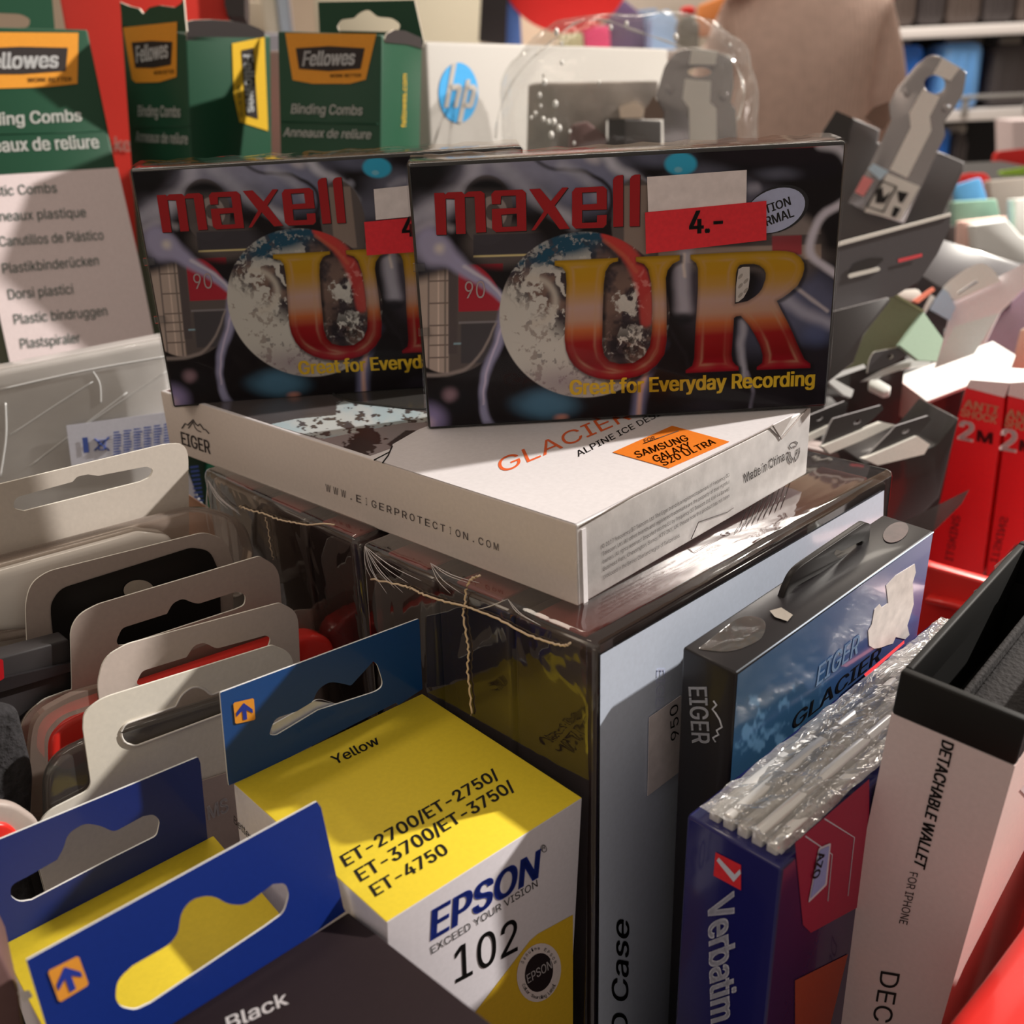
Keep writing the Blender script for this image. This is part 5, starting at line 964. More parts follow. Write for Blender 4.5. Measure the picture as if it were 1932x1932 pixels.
# small hanging cards receding
tabs = [('tiny hanging tab with a round hole before the olive carton', [(690, 1270, 20), (720, 1215, 16), (1000, 1160, 8), (1002, 1230), (880, 1310), (670, 1385), (680, 1310)], (852, 1252, 30, 20), .47, zr)]
for lb, L, h_, dp, zz in tabs:
    pl = facing(1680, 680, dp, 10, 12); q = zr([h_[:2]])[0]; one('hanging_tab', lb, 'card', pl, zz(L), gdk, .001, 'small dark hanging tabs', [ell(q[0], q[1], 6, 4, -20, 12)], bev=0, edge=wh_e)
for lb, L, hc, dp, st, wl in (
    ('small black hanging tab, leftmost of three by the carton corner', [(290, 1080), (300, 1050, 6), (470, 982, 4), (484, 992), (470, 1040), (420, 1090), (290, 1170)], (352, 1062), .42, [(300, 1140), (402, 1092), (400, 1120), (300, 1170)], [(280, 1180), (400, 1120), (395, 1150), (290, 1210)]),
    ('small black hanging tab, middle of three by the carton corner', [(400, 1090), (416, 1062, 6), (636, 1000, 4), (645, 1018), (600, 1062), (520, 1130), (360, 1195)], (525, 1078), .41, [(368, 1190), (520, 1128), (640, 1078), (700, 1090), (540, 1165), (400, 1222)], None),
    ('small black hanging tab, rightmost of three by the carton corner', [(680, 1120), (700, 1096, 6), (850, 1048, 4), (862, 1066), (790, 1150), (690, 1190), (560, 1242)], (745, 1120), .40, [(556, 1246), (690, 1190), (800, 1142), (856, 1180), (830, 1225), (620, 1275)], None)):
    pl = facing(1600, 790, dp, 16, 10); o = thing('hanging_tab', lb, 'card', pl.hit(*zc([L[0]])[0][:2]), None, 'small dark hanging tabs'); c_ = zc([hc])[0]
    slab('tab', o, pl, rnd(zc(L)), gdk2, .001, [ell(c_[0], c_[1], 8, 3.5, -22, 12)], card('edge_lightgrey', S(170, 162, 156, .7)))
    slab('carton_top', o, pl.off(.002), rnd(zc(st)), wh_e, .003, label='white carton end')
one('black_carton', 'deep black carton in the shade below the small hanging tabs', 'box', facing(1640, 900, .43, 10, 0), zc([(560, 1270), (880, 1190, 20), (990, 1060), (900, 1420), (760, 1560), (640, 1560)]), gdk2, .03, 'dark cartons at the right')
one('grey_carton', 'grey carton edge showing between the disc pack and the hanging tabs', 'box', facing(1560, 850, .45, 10, 0), zc([(290, 1190), (560, 1250), (700, 1300), (640, 1500), (290, 1500)]), card('carton_brown_grey', S(110, 96, 88, .45)), .02)
one('white_strip_card', 'bright white blister edge below the cassette corner', 'card', facing(1570, 720, .46, 10, 30), zr([(360, 1400), (640, 1312), (660, 1340), (400, 1432), (560, 1520), (540, 1580), (480, 1560), (360, 1460)]), mat('blister_bright', S(250, 244, 230, .9), rough=.15, coat=.8), .002, bev=0)
one('white_strip_card', 'pale blister edge leading to the brilliant white carton', 'card', facing(1640, 690, .48, 10, 30), zr([(620, 1450), (780, 1360), (1000, 1270), (1190, 1270), (1170, 1320), (960, 1350), (700, 1440)]), MATS['blister_bright'], .002, bev=0)
one('beige_strip_card', 'thin beige card edge low beside the front cassette', 'card', facing(1560, 650, .45, 10, 20), zr([(370, 1200), (600, 1055), (640, 1040), (640, 1065), (380, 1232)]), card('beige_strip', S(206, 170, 144, .7)), .002, bev=0)
one('beige_strip_card', 'thin orange-red card edge above the olive carton', 'card', facing(1750, 560, .53, 10, 20), zr([(1040, 800), (1200, 690), (1215, 715), (1080, 820)]), card('orange_strip', S(214, 120, 92, .7)), .002, bev=0)
one('pale_blister', 'cream rounded blister top behind the olive carton', 'package', facing(1700, 550, .55, 0, 30), zr([(840, 750, 20), (900, 715, 30), (1080, 705, 30), (1110, 760, 20), (1030, 800), (900, 770)]), MATS['blister_milky'], .006, bev=.001)

# ================================================================== two boxed earphones with chromed hangers
chrome = mat('hanger_steel', S(130, 122, 116, .5), rough=.22, metal=.85); strip = card('hanger_strip', S(250, 238, 220, .85), rough=.35); box_dk = card('box_charcoal', S(86, 80, 76, .8), rough=.4); box_bk = mat('box_ribbed', S(28, 25, 23, .4), rough=.5)
oQ = thing('boxed_earphones', 'charcoal box with an upright steel hanger and white strip, behind the front cassette', 'box', at(1290, 330, .60))
QP = facing(1300, 200, .60, -6, 4)
slab('carton', oQ, QP.off(-.012), z5([(570, 868), (700, 868), (960, 880), (960, 1060), (1500, 1100)]) + [down(1388, 336, 1300), down(1147, 336, 1300)], box_dk, .06, bev=.001)
slab('ribbed_side', oQ, QP.off(-.010), z5([(568, 866), (690, 868), (690, 1300), (568, 1300)]), box_bk, .02)
slab('hanger', oQ, QP, rnd(z5([(1075, 368, 60), (1170, 362), (1400, 392, 60), (1480, 440, 60), (1484, 640, 30), (1462, 745, 20), (1500, 800), (1515, 1100), (975, 1100), (970, 860), (915, 700, 20), (935, 640), (985, 470, 40)])), chrome, .0012, [ell(1000 + 1235 / 3.864, 525 / 3.864, 22, 9, 0, 20)], bev=.0003)
slab('shoulder', oQ, QP.off(.003), z5([(835, 800), (905, 700), (975, 820), (970, 870), (830, 870)]), card('shoulder_brown', S(78, 58, 46, .4)), .002)
for L in ([(1180, 350), (1368, 372), (1350, 470), (1160, 470)], [(1130, 575), (1320, 590), (1312, 745), (1360, 790), (1362, 1100), (1165, 1100), (1160, 790), (1112, 720)]): slab('white_strip', oQ, QP.off(.001), z5(L), strip, .0008)
for c_ in ((1018, 650), (1418, 700)): slab('rivet', oQ, QP.off(.0015), [q for q in ell(1000 + c_[0] / 3.864, c_[1] / 3.864, 8, 9, 0, 14)], chrome, .0015, bev=.0004)
oQ2 = thing('boxed_earphones', 'charcoal box with a tilted steel hanger and white strip, right of the person', 'box', at(1660, 400, .62))
Q2 = facing(1680, 260, .62, -14, 10)
slab('carton', oQ2, Q2.off(-.012), z6([(220, 1010), (380, 1075), (620, 1180), (600, 1300), (1180, 1388), (1392, 1478), (1380, 1560), (1150, 2050), (300, 2600), (60, 2200), (100, 1190)]), box_dk, .05, bev=.001)
slab('lower_carton', oQ2, Plane(Q2.P, (Q2.n[0], Q2.n[1], 0)).off(-.03), [(1560, 520), (1770, 430), (1790, 560), down(1790, 560, 715), down(1590, 560, 715)], box_dk, .03)
slab('ribbed_side', oQ2, Q2.off(-.010), z6([(218, 1008), (380, 1078), (340, 1200), (330, 1300), (100, 1200)]), box_bk, .01)
slab('brown_shoulder', oQ2, Q2.off(-.004), z6([(480, 1070), (560, 980), (700, 925), (720, 1080), (660, 1180), (600, 1150)]), MATS['shoulder_brown'], .003)
slab('hanger', oQ2, Q2, rnd(z6([(1100, 492, 40), (1190, 525), (1350, 615), (1410, 660, 30), (1380, 850, 40), (1290, 1000, 30), (1200, 1120, 20), (1215, 1230), (1000, 1690), (840, 2040), (480, 1925), (330, 1850), (540, 1480), (720, 1100), (700, 960, 20), (760, 820, 40), (960, 580, 40)])), chrome, .0012, [ell(1532 + 1118 / 4.83, 768 / 4.83, 20, 18, 0, 20)], bev=.0003)
for L in ([(1190, 528), (1350, 618), (1262, 735), (1105, 672)], [(1010, 815), (1165, 880), (1075, 1060), (1088, 1190), (868, 1620), (710, 1545), (900, 1160), (888, 1030)]): slab('white_strip', oQ2, Q2.off(.001), z6(L), strip, .0008)
slab('paper_label', oQ2, Q2.off(.001), z6([(690, 1580), (985, 1700), (800, 2010), (480, 1930)]), strip, .0008, label='white printed label')
lp_ = Q2.off(.0018); tube('label_frame', oQ2, [lp_.hit(*p) for p in z6([(640, 1650), (770, 1700), (650, 1930), (500, 1880)])], .0006, ink, 4, closed=True)
for L in ([(590, 1740), (640, 1700), (650, 1800), (730, 1740), (660, 1850), (580, 1850)], [(780, 1740), (880, 1760), (820, 1850), (790, 1840)], [(750, 1880), (810, 1900), (760, 1980), (720, 1970)]): flat('label_print', oQ2, lp_, z6(L), ink, lift=.0002)
for L, m_ in (([(560, 1490), (700, 1560), (620, 1640), (510, 1540)], card('reflect_blue', S(196, 214, 220, .7))), ([(470, 1600), (560, 1640), (470, 1790), (390, 1750)], card('reflect_red', S(190, 110, 104, .5)))): slab('painted_reflection', oQ2, Q2.off(.001), z6(L), m_, .0006)  # tinted slabs paint reflections over the hanger
for c_ in ((868, 840), (1225, 985)): slab('rivet', oQ2, Q2.off(.0015), ell(1532 + c_[0] / 4.83, c_[1] / 4.83, 7, 8, 0, 14), chrome, .0015, bev=.0004)

# ================================================================== white printer carton and the clear bag
bH = Box('hp', floor=BIN_Z); oHP = bH.thing('printer_carton', 'large white printer carton with a round blue logo', 'box')
bH.body('carton', {'*': card('hp_white', (.50, .475, .445))}, .002)
hf = bH.plane('front'); hb_ = card('logo_blue', S(66, 158, 206, .6))
lo = flat('logo', oHP, hf, ell(865, 175, 37, 57, 0, 40), hb_, lift=.0005, label='round blue logo')
for L in ([(838, 203), (846, 203), (862, 118), (853, 120)], [(880, 150), (888, 150), (872, 232), (863, 231)]): flat('logo_stroke', lo, hf, L, MATS['hp_white'], lift=.0009)
flat('logo_stroke', lo, hf, [(848, 160), (866, 158, ), (872, 163), (872, 172), (864, 203), (856, 203), (863, 170), (848, 170)], MATS['hp_white'], lift=.0009)
flat('logo_stroke', lo, hf, [(879, 158), (896, 160), (901, 168), (894, 198), (889, 204), (872, 203), (874, 194), (885, 194), (891, 170), (878, 168)], MATS['hp_white'], lift=.0009)
oPB = thing('clear_bag', 'puffed clear plastic bag with painted glints, behind the cassettes', 'bag', at(1180, 300, .60))
cb = at(1190, 190, .585); V = []; Fq = []; nu, nv = 64, 40
th = np.linspace(0, 2 * math.pi, nu, endpoint=False); ph = np.linspace(.02, math.pi - .02, nv)
TH, PH = np.meshgrid(th, ph); nx, ny, nz = np.sin(PH) * np.cos(TH), np.sin(PH) * np.sin(TH), np.cos(PH)
rr_ = 1 + .05 * (fbm((nx * 2.2 + 5).ravel(), (nz * 3 + ny * 2 + 9).ravel(), 4) - .5).reshape(nx.shape) * 2 + .03 * (fbm((nx * 7 + 15).ravel(), (nz * 8 + ny * 6 + 29).ravel(), 3) - .5).reshape(nx.shape) * 2
V = np.stack([cb[0] + .072 * rr_ * np.sign(nx) * np.abs(nx) ** .8, cb[1] + .035 * rr_ * ny, cb[2] - .01 + .055 * rr_ * np.sign(nz) * np.abs(nz) ** .75], -1).reshape(-1, 3)
idx = np.arange(nu * nv).reshape(nv, nu)
Fq = [(idx[j, i], idx[j + 1, i], idx[j + 1, (i + 1) % nu], idx[j, (i + 1) % nu]) for j in range(nv - 1) for i in range(nu)]
mesh_obj('film', V, Fq, film('bag_clear', gloss=.3, rough=.08, bump=.5, bscale=40, cap=.16, haze=.05, tint=(.985, .985, .98)), oPB, smooth=True)
rim_pts = [at(x, y, .575) for x, y in spline([(935, 262), (945, 200), (985, 130), (1048, 72), (1090, 42), (1140, 38), (1190, 55), (1240, 72), (1300, 92), (1360, 100), (1385, 118), (1404, 170), (1392, 226)], 6)]
tube('rolled_rim', oPB, rim_pts, [.0005 + .0003 * math.sin(i * .9) for i in range(len(rim_pts))], film('bag_rim', gloss=1.5, rough=.12, bump=.3, bscale=60, cap=.5, haze=.3, hazecol=(.9, .87, .82)), 7)
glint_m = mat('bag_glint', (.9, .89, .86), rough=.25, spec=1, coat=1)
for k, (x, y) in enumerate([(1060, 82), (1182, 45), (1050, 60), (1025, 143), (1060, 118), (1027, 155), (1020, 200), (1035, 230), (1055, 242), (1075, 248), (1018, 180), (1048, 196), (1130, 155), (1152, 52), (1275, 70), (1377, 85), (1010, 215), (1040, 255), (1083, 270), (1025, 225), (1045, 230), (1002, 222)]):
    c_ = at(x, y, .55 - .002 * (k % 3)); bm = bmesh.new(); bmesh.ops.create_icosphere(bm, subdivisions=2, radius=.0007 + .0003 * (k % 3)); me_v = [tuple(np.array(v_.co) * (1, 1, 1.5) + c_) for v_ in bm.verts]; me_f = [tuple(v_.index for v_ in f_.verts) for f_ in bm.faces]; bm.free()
    mesh_obj('glint_bead', me_v, me_f, glint_m, oPB, smooth=True)  # white beads stand in for highlights on the film
oBK = thing('spray_can_pack', 'smoky grey packed item inside the clear bag', 'package', at(1120, 260, .61))
slab('packet', oBK, facing(1120, 200, .64, 0, 5), rnd(z5([(-40, 620, 20), (60, 600, 20), (940, 585), (930, 700), (830, 870), (560, 870), (560, 1200), (560, 5000), (60, 5000), (-40, 1200)])), mat('smoky_pack', S(96, 86, 76, .42), rough=.35, coat=.5, grain=.5, bscale=40), .02, bev=.003)
slab('pale_patch', oBK, facing(1120, 200, .638, 0, 5), rnd(z5([(650, 780, 20), (760, 740, 20), (840, 800, 20), (820, 860), (660, 860)])), card('patch_pale', S(200, 176, 150, .6)), .002)
one('black_headband', 'dark curved object under the bag film beside the charcoal box', 'package', facing(1080, 260, .62, 0, 10), z5([(300, 900, 30), (420, 880, 20), (570, 1000), (570, 1150), (280, 1150)]), card('band_maroon', S(72, 50, 46, .42), coat=.5), .02, bev=.002)

# ================================================================== far goods on the table, right
fa = facing(1860, 420, 1.0, -12, 10)
def far(name, label, cat, L, m, d=1.0, th=.03, g='far goods on the table', yaw=-12, z=None): return one(name, label, cat, facing(sum(p[0] for p in L) / len(L), sum(p[1] for p in L) / len(L), d, yaw, 8), L, m, th, g, bev=.001)
far('glass_block', 'green glassy block far down the table', 'block', [(1798, 380, 6), (1880, 375, 6), (1888, 412), (1886, 500), (1802, 500)], mat('green_glass', S(110, 140, 118, .55), rough=.15, coat=.8, grain=.3, bscale=30))
far('blue_phone_case', 'blue rounded phone case far down the table', 'case', [(1800, 350, 8), (1850, 334, 8), (1870, 400), (1870, 485), (1806, 485)], mat('case_blue', S(86, 142, 180, .55), rough=.25, coat=.5), 1.05, .012)
far('pink_white_carton', 'pink and white carton far down the table', 'box', [(1816, 418), (1900, 408, 4), (1892, 490), (1812, 515)], card('pink_carton', S(236, 190, 170, .8)), .95)
far('white_case', 'small blown-out white case at the far right of the table', 'case', [(1838, 424, 4), (1900, 415, 4), (1925, 445), (1990, 470), (1990, 520), (1900, 520), (1846, 520)], whb, .92)
far('beige_case', 'cream case behind the white case', 'case', [(1866, 340, 6), (1990, 330, 6), (1990, 455), (1880, 455)], card('case_cream', S(216, 200, 180, .7)), 1.15)
far('white_case', 'bright white case against the right picture edge', 'case', [(1914, 375, 4), (1990, 370), (1990, 500), (1916, 500)], whb, 1.0)
far('dark_case', 'dark gap-filling case beside the pink carton', 'case', [(1775, 428), (1820, 424), (1815, 502), (1780, 502)], gdk2, 1.0)
far('red_case', 'round red case far down the table', 'case', [(1812, 350, 14), (1820, 326, 10), (1862, 326, 10), (1874, 350, 14), (1874, 438), (1812, 438)], card('case_red', S(206, 44, 40, .55)), 1.2)
far('red_green_carton', 'red carton with a lime front near the pale post', 'box', [(1882, 285, 8), (1932, 280), (1990, 290), (1990, 350), (1870, 342)], card('case_red2', S(210, 40, 36, .55)), 1.7)
far('lime_carton', 'lime green carton before the red carton', 'box', [(1892, 322, 4), (1936, 314), (1936, 372), (1890, 372)], card('lime', S(150, 184, 60, .6)), 1.5)

# ================================================================== the person in the beige jumper
def skin_fig(name, parent, nodes, edges, m, sub=2, label=None):
    me = bpy.data.meshes.new(name); me.from_pydata([tuple(n_[0]) for n_ in nodes], edges, []); o = bpy.data.objects.new(name, me); C.objects.link(o); o.parent = parent
    sk = o.modifiers.new('skin', 'SKIN'); 
    for v_, n_ in zip(me.skin_vertices[0].data, nodes): v_.radius = (n_[1], n_[2] if len(n_) > 2 else n_[1])
    me.skin_vertices[0].data[0].use_root = True; sk.use_smooth_shade = True
    s_ = o.modifiers.new('sub', 'SUBSURF'); s_.levels = sub; s_.render_levels = sub
    dg = bpy.context.evaluated_depsgraph_get(); dg.update(); nm = bpy.data.meshes.new_from_object(o.evaluated_get(dg)); o.modifiers.clear(); o.data = nm; nm.name = name
    nm.materials.clear(); nm.materials.append(m)
    for p_ in nm.polygons: p_.use_smooth = True
    if label: o['label'] = label
    return o
D_ = 1.9
pc = at(1505, 120, D_); px0, py0 = pc[0], pc[1]
oPn = thing('person', 'person in a beige ribbed jumper turned away, reddish-brown hair', 'person', (px0, py0, 0))
def L_(x, y, z): return (x, y, z)   # local: x right, y away, z up
skin_m = mat('skin', (.55, .33, .24), rough=.5); jumper = mat('jumper_knit', S(190, 160, 142, .31), rough=.9, grain=.08, bscale=60); 
nt = jumper.node_tree; wv = nt.nodes.new('ShaderNodeTexWave'); wv.inputs['Scale'].default_value = 38; wv.bands_direction = 'X'; tcx = nt.nodes.new('ShaderNodeTexCoord'); bp_ = nt.nodes.new('ShaderNodeBump'); bp_.inputs['Strength'].default_value = .6; bp_.inputs['Distance'].default_value = .004
nt.links.new(tcx.outputs['Object'], wv.inputs['Vector']); nt.links.new(wv.outputs['Fac'], bp_.inputs['Height']); nt.links.new(bp_.outputs[0], nt.nodes['Principled BSDF'].inputs['Normal'])
jeans = mat('trousers_dark', (.03, .035, .05), rough=.8); hairm = mat('hair_auburn', S(120, 66, 38, .42), rough=.5, grain=.3, bscale=80)
body_n = [(L_(0, 0, .92), .13, .10), (L_(0, 0, 1.08), .11, .09), (L_(0, -.01, 1.25), .115, .10), (L_(-.01, 0, 1.36), .10, .085), (L_(-.05, .02, 1.44), .055), (L_(-.08, .04, 1.50), .06), (L_(-.09, .05, 1.57), .085, .095), (L_(-.09, .05, 1.63), .06),
          (L_(-.10, .04, 1.34), .05), (L_(-.15, .08, 1.16), .04), (L_(-.16, .2, 1.05), .03), (L_(-.16, .27, 1.03), .024),
          (L_(.09, -.01, 1.33), .055), (L_(.135, -.05, 1.20), .045), (L_(.12, .10, 1.08), .032), (L_(.10, .2, 1.05), .025),
          (L_(-.09, 0, .82), .085), (L_(-.10, .01, .48), .055), (L_(-.10, 0, .10), .038), (L_(-.10, .12, .04), .03),
          (L_(.09, 0, .82), .085), (L_(.10, .01, .48), .055), (L_(.10, 0, .10), .038), (L_(.10, .12, .04), .03)]
body_e = [(0, 1), (1, 2), (2, 3), (3, 4), (4, 5), (5, 6), (6, 7), (3, 8), (8, 9), (9, 10), (10, 11), (3, 12), (12, 13), (13, 14), (14, 15), (0, 16), (16, 17), (17, 18), (18, 19), (0, 20), (20, 21), (21, 22), (22, 23)]
for hx, hy, hz, sx in ((-.16, .27, 1.03, -1), (.10, .2, 1.05, 1)):
    w_i = 11 if sx < 0 else 15; 
    for q, (dx, l_) in enumerate(((-.022, .07), (-.008, .082), (.008, .078), (.021, .06))):
        k = len(body_n); body_n += [(L_(hx + dx, hy + .045, hz - .005), .010), (L_(hx + dx * 1.1, hy + .045 + l_ * .5, hz - .012), .008), (L_(hx + dx * 1.1, hy + .045 + l_, hz - .03), .0065)]; body_e += [(w_i, k), (k, k + 1), (k + 1, k + 2)]
    k = len(body_n); body_n += [(L_(hx - sx * .035, hy + .02, hz - .005), .011), (L_(hx - sx * .05, hy + .055, hz - .015), .008)]; body_e += [(w_i, k), (k, k + 1)]
skin_fig('body', oPn, body_n, body_e, skin_m)
skin_fig('jumper', oPn, [(L_(0, 0, .90), .14, .12), (L_(0, -.01, 1.08), .14, .125), (L_(-.005, -.02, 1.24), .145, .135), (L_(-.015, 0, 1.345), .11, .11), (L_(-.04, .015, 1.43), .07, .07),
                         (L_(-.105, .04, 1.33), .065), (L_(-.15, .08, 1.16), .055), (L_(-.16, .2, 1.05), .042), (L_(.10, -.02, 1.32), .08), (L_(.135, -.05, 1.20), .07), (L_(.12, .10, 1.08), .048)],
         [(0, 1), (1, 2), (2, 3), (3, 4), (3, 5), (5, 6), (6, 7), (3, 8), (8, 9), (9, 10)], jumper)
skin_fig('trousers', oPn, [(L_(0, 0, .93), .15, .115), (L_(-.09, 0, .82), .10), (L_(-.10, .01, .48), .07), (L_(-.10, 0, .08), .06), (L_(.09, 0, .82), .10), (L_(.10, .01, .48), .07), (L_(.10, 0, .08), .06)], [(0, 1), (1, 2), (2, 3), (0, 4), (4, 5), (5, 6)], jeans)
skin_fig('hair', oPn, [(L_(-.09, .035, 1.66), .07), (L_(-.095, .02, 1.60), .105, .11), (L_(-.11, -.02, 1.50), .085, .07), (L_(-.135, -.05, 1.42), .055, .045), (L_(-.15, -.06, 1.385), .03)], [(0, 1), (1, 2), (2, 3), (3, 4)], hairm)
for sx in (-.1, .1): boxw('shoe', oPn, px0 + sx - .045, px0 + sx + .045, py0 - .06, py0 + .2, 0, .08, jeans, .02)

# ================================================================== shelves with suitcases, far right, and the rest of the shop
white_sh = mat('shelf_white', S(236, 224, 212, .8), rough=.5)
oS = thing('display_shelves', 'white-edged display shelving with suitcases on the far right', 'shelves', (1.7, 3.6, 0))
def pz(y, d): return float(at(966, y, d)[2])
SD = 3.6
c0 = at(1640, 60, SD); c1 = at(1990, 60, SD); ys = c0[1]
def shelf(y, y2=None):
    zt = at(1780, y, SD)[2]; return zt
for y in (60, 224, 420): 
    z_ = shelf(y); boxw('shelf_board', oS, c0[0] - .05, c1[0] + .9, ys - .02, ys + .45, z_ - .018, z_ + .018, white_sh, .003)
z_ = shelf(187); boxw('rail', oS, at(1800, 187, SD)[0], c1[0] + .9, ys - .04, ys - .03, z_ - .006, z_ + .006, mat('rail_steel', (.5, .5, .5), rough=.3, metal=.6), .001)
for x in (1838, 1960): xx = at(x, 200, SD)[0]; boxw('rail_post', oS, xx - .01, xx + .01, ys - .035, ys - .02, shelf(222), shelf(185), MATS['rail_steel'], .001)
boxw('back_panel', oS, c0[0] - .1, c1[0] + .9, ys + .45, ys + .47, 0, 2.2, mat('shelf_back', (.02, .02, .022), rough=.7), 0)
for x in (c0[0] - .08, c1[0] + .88): boxw('upright', oS, x, x + .03, ys, ys + .45, 0, 2.2, white_sh, .002)
def suitcase(label, x0, x1, y0, y1, m, g='suitcases on the shelves', dy=.05, handle=True):
    x0 += 2; x1 -= 2; zb = shelf({50: 60, 400: 420}.get(y1, 224)) + .019; a = at(x0, y1, SD); b_ = at(x1, y0, SD); o = thing('suitcase', label, 'suitcase', ((a[0] + b_[0]) / 2, ys + dy, zb), None, g)
    boxw('shell', o, a[0], b_[0], ys + dy, ys + dy + .2, zb, shelf(y0), m, .03)
    for k in range(3):
        xx = a[0] + (b_[0] - a[0]) * (.25 + .25 * k); boxw('rib', o, xx - .006, xx + .006, ys + dy - .006, ys + dy + .01, shelf(y1) + .03, shelf(y0) - .03, m, .003)
    if handle: xm = (a[0] + b_[0]) / 2; boxw('handle', o, xm - .04, xm + .04, ys + dy + .06, ys + dy + .1, shelf(y0) - .005, shelf(y0) + .025, mat('handle_grey', (.35, .33, .3), rough=.4), .008)
sblue = mat('suitcase_blue', S(28, 84, 150, .5), rough=.35, coat=.3); slblue = mat('suitcase_light_blue', S(100, 150, 196, .55), rough=.35, coat=.3); sblk = mat('suitcase_black', S(44, 38, 36, .4), rough=.5); sdb = mat('suitcase_navy', S(26, 56, 110, .45), rough=.4)
suitcase('deep blue suitcase beside the jumper, on the middle shelf', 1684, 1768, 82, 205, sblue); suitcase('pale blue suitcase in the middle of the middle shelf', 1796, 1874, 82, 210, slblue, dy=.02); suitcase('navy suitcase half hidden beside the pale blue one', 1876, 1894, 84, 210, sdb, dy=.12)
suitcase('black suitcase at the right end of the middle shelf', 1898, 1990, 90, 210, sblk); suitcase('pale-topped blue suitcase on the lower shelf', 1780, 1846, 250, 400, sblue); suitcase('black suitcase on the lower shelf', 1848, 1880, 262, 400, sblk)
for k, (a_, b_) in enumerate(((1688, 1735), (1738, 1790), (1793, 1860), (1863, 1925), (1928, 1990))): suitcase(['leftmost', 'second', 'middle', 'fourth', 'rightmost'][k] + ' of the dark suitcases on the top shelf', a_, b_, -90, 50, sblk if k % 2 else mat('suitcase_brown', S(58, 48, 42, .4), rough=.5))
one('pale_post', 'pale pinkish post at the right picture edge', 'post', facing(1925, 300, 2.2, 0), [(1910, 228), (1990, 224), (1990, 1650), (1930, 1650)], card('post_pink', S(216, 196, 188, .7)), .08)
bn_ = one('red_banner', 'red shop banner with a white curl, above the person', 'sign', facing(1640, 20, 2.9, 0), [(1585, -60), (1688, -60), (1684, 52), (1650, 54), (1590, 10)], mat('banner_red', S(206, 34, 28, .5), rough=.6), .01)
tube('banner_curl', bn_, [facing(1620, 8, 2.88, 0).hit(x, y) for x, y in spline([(1600, 2), (1612, 16), (1632, 10), (1632, -4)], 5)], .012, white_sh)
one('round_sign', 'large round red hanging sign at the top of the picture', 'sign', facing(1068, -50, 2.4, 0), [(x, y) for x, y in ell(1068, -56, 122, 118, 0, 48)], mat('sign_red', S(202, 30, 26, .48), rough=.6), .01)
W_ = mat('wall_plaster', S(150, 132, 112, .4), rough=.9, grain=.05, bscale=3); 
def struct(name, o): o.name = name; o['kind'] = 'structure'; return o
struct('floor', boxw('floor', None, -4.5, 5.5, -3, 6, -.05, 0, mat('floor_tile', (.35, .31, .27), rough=.5), 0)); struct('wall_back', boxw('wall_back', None, -4.5, 5.5, 5.0, 5.1, 0, 3.2, W_, 0))
struct('wall_left', boxw('wall_left', None, -4.6, -4.5, -3, 5.1, 0, 3.2, W_, 0)); struct('wall_right', boxw('wall_right', None, 5.5, 5.6, -3, 5.1, 0, 3.2, W_, 0))
FB_ = 2.8
def bg(name, label, cat, L, c_, d=FB_, th=.12, g='blurred goods at the back of the shop'): return one(name, label, cat, facing(sum(p[0] for p in L) / len(L), 60, d, 0), L, card('bg_' + label[:18].replace(' ', '_'), c_, rough=.6), th, g, bev=.004)
bg('light_box', 'cream lit panel left of the binding-comb boxes', 'panel', [(455, 0), (530, 4), (532, 62), (458, 58)], S(255, 236, 206, .9), 1.6, .03)
bg('partition_board', 'grey standing board below the cream lit panel', 'board', [(456, 62), (545, 62), (545, 1800), (456, 1800)], S(150, 146, 150, .55), 1.5, .03)
oPo = thing('steel_post', 'tall glossy steel post between the comb boxes', 'post', at(560, 200, 1.7) * (1, 1, 0))
boxw('post', oPo, at(536, 20, 1.7)[0], at(560, 20, 1.7)[0], 1.7, 1.74, 0, 1.9, mat('post_pale', S(196, 184, 160, .6), rough=.4), .004); boxw('post_edge', oPo, at(562, 20, 1.7)[0], at(584, 20, 1.7)[0], 1.7, 1.72, 0, 1.9, mat('post_steel', S(200, 208, 214, .7), rough=.2, metal=.5), .004)
bg('wall_panel', 'olive-grey panel behind the comb box flap', 'panel', [(590, -60), (908, -60), (905, 120), (600, 120)], S(140, 132, 112, .42), 3.0, .05)
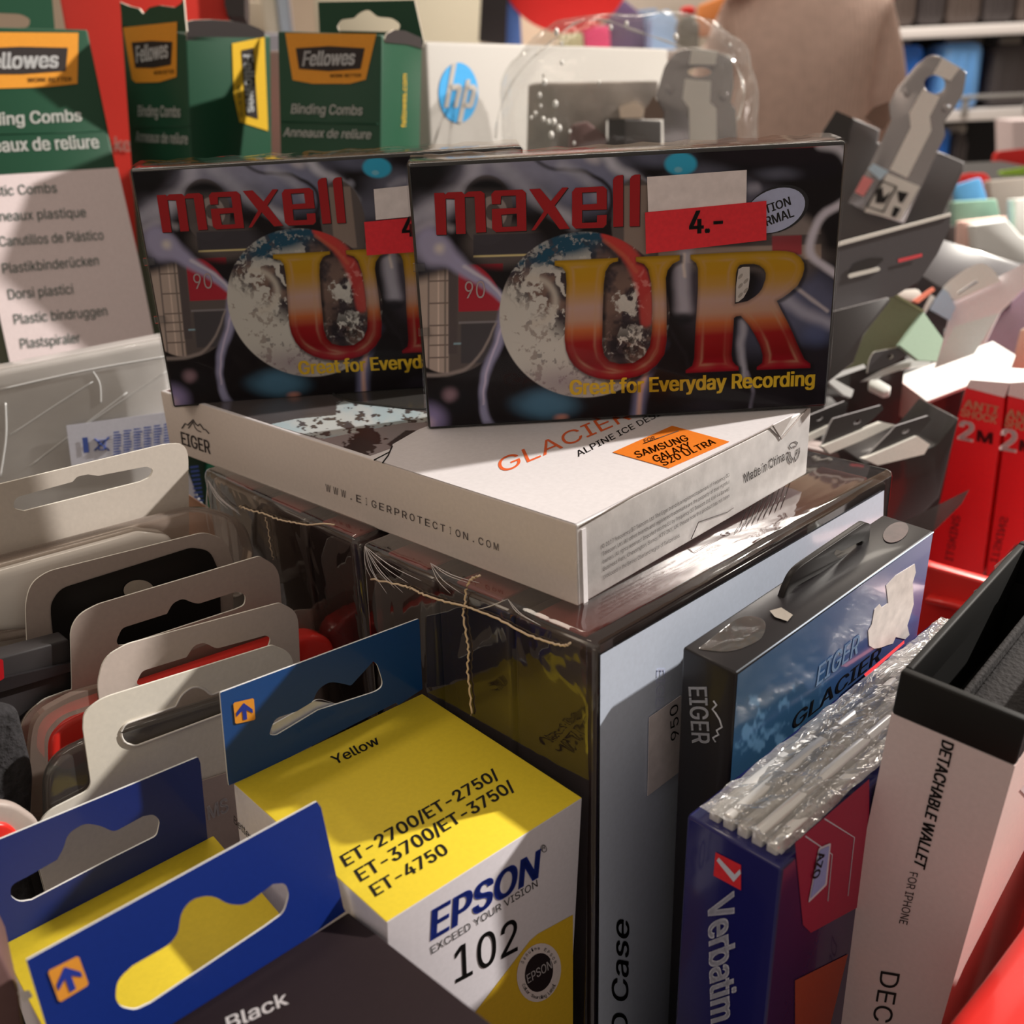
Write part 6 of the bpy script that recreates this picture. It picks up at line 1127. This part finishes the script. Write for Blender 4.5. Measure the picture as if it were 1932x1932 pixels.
oGd = thing('display_gondola', 'low display unit across the back of the shop', 'shelves', (.05, 2.6, 0)); zg = at(1200, 97, 2.6)[2]; boxw('unit_top', oGd, -.35, .46, 2.48, 3.3, zg - .03, zg, white_sh); boxw('unit_body', oGd, -.3, .42, 2.5, 3.25, 0, zg - .03, mat('unit_grey', (.2, .19, .18), rough=.6))
bg('black_bag', 'black bag hanging left of the round red sign', 'bag', [(910, -60), (960, -60), (955, 85), (903, 78)], S(24, 20, 20, .4), 2.4)
bg('blue_bag', 'blue bag between the black bag and the red sign', 'bag', [(955, -40), (978, -40), (985, 88), (950, 84)], S(60, 84, 130, .45), 2.45)
bg('cream_panel', 'cream sunlit panel below the round red sign', 'panel', [(980, 20), (1060, 20), (1060, 110), (985, 110)], S(250, 226, 190, .8), 2.7, .03)  # separate slab; the wall's lit patch is in its cream colour
bg('pink_box', 'pink box seen through the top of the clear bag', 'box', [(1100, 50), (1150, 48), (1152, 92), (1105, 92)], S(190, 56, 96, .5), 2.6)
bg('green_box', 'small pale green box beside the pink box', 'box', [(1060, 66), (1100, 62), (1102, 92), (1064, 92)], S(150, 150, 110, .5), 2.6)
bg('violet_box', 'dark violet box right of the pink box', 'box', [(1150, 10), (1180, 0), (1215, 30), (1220, 92), (1150, 92)], S(66, 52, 72, .42), 2.7)
bg('light_blue_box', 'light blue rounded box left of the person', 'box', [(1230, 30, 14), (1262, 16, 12), (1280, 40, 10), (1276, 110), (1228, 110)], S(150, 178, 206, .6), 2.6)
bg('slate_box', 'slate blue box behind the light blue box', 'box', [(1200, 20), (1240, 16), (1240, 100), (1206, 100)], S(86, 104, 124, .5), 2.75)
bg('dark_round_box', 'dark olive round box beside the person', 'box', [(1281, 40, 14), (1300, 26, 10), (1320, 40, 14), (1320, 96), (1281, 96)], S(70, 64, 52, .42), 2.3, .05)
bg('red_ball', 'small red round item above the dark olive one', 'ball', ell(1300, 20, 14, 9, 0, 14), S(210, 50, 44, .5), 2.32, .03)
bg('taupe_panel', 'taupe wall panel between the red sign and the person', 'panel', [(1170, -60), (1400, -60), (1380, 40), (1180, 20)], S(150, 138, 122, .5), 3.0, .03)
bg('orange_panel', 'orange-brown panel edge by the hair', 'panel', [(1320, 10), (1370, -10), (1370, 70), (1310, 70)], S(160, 96, 48, .5), 2.5, .03)
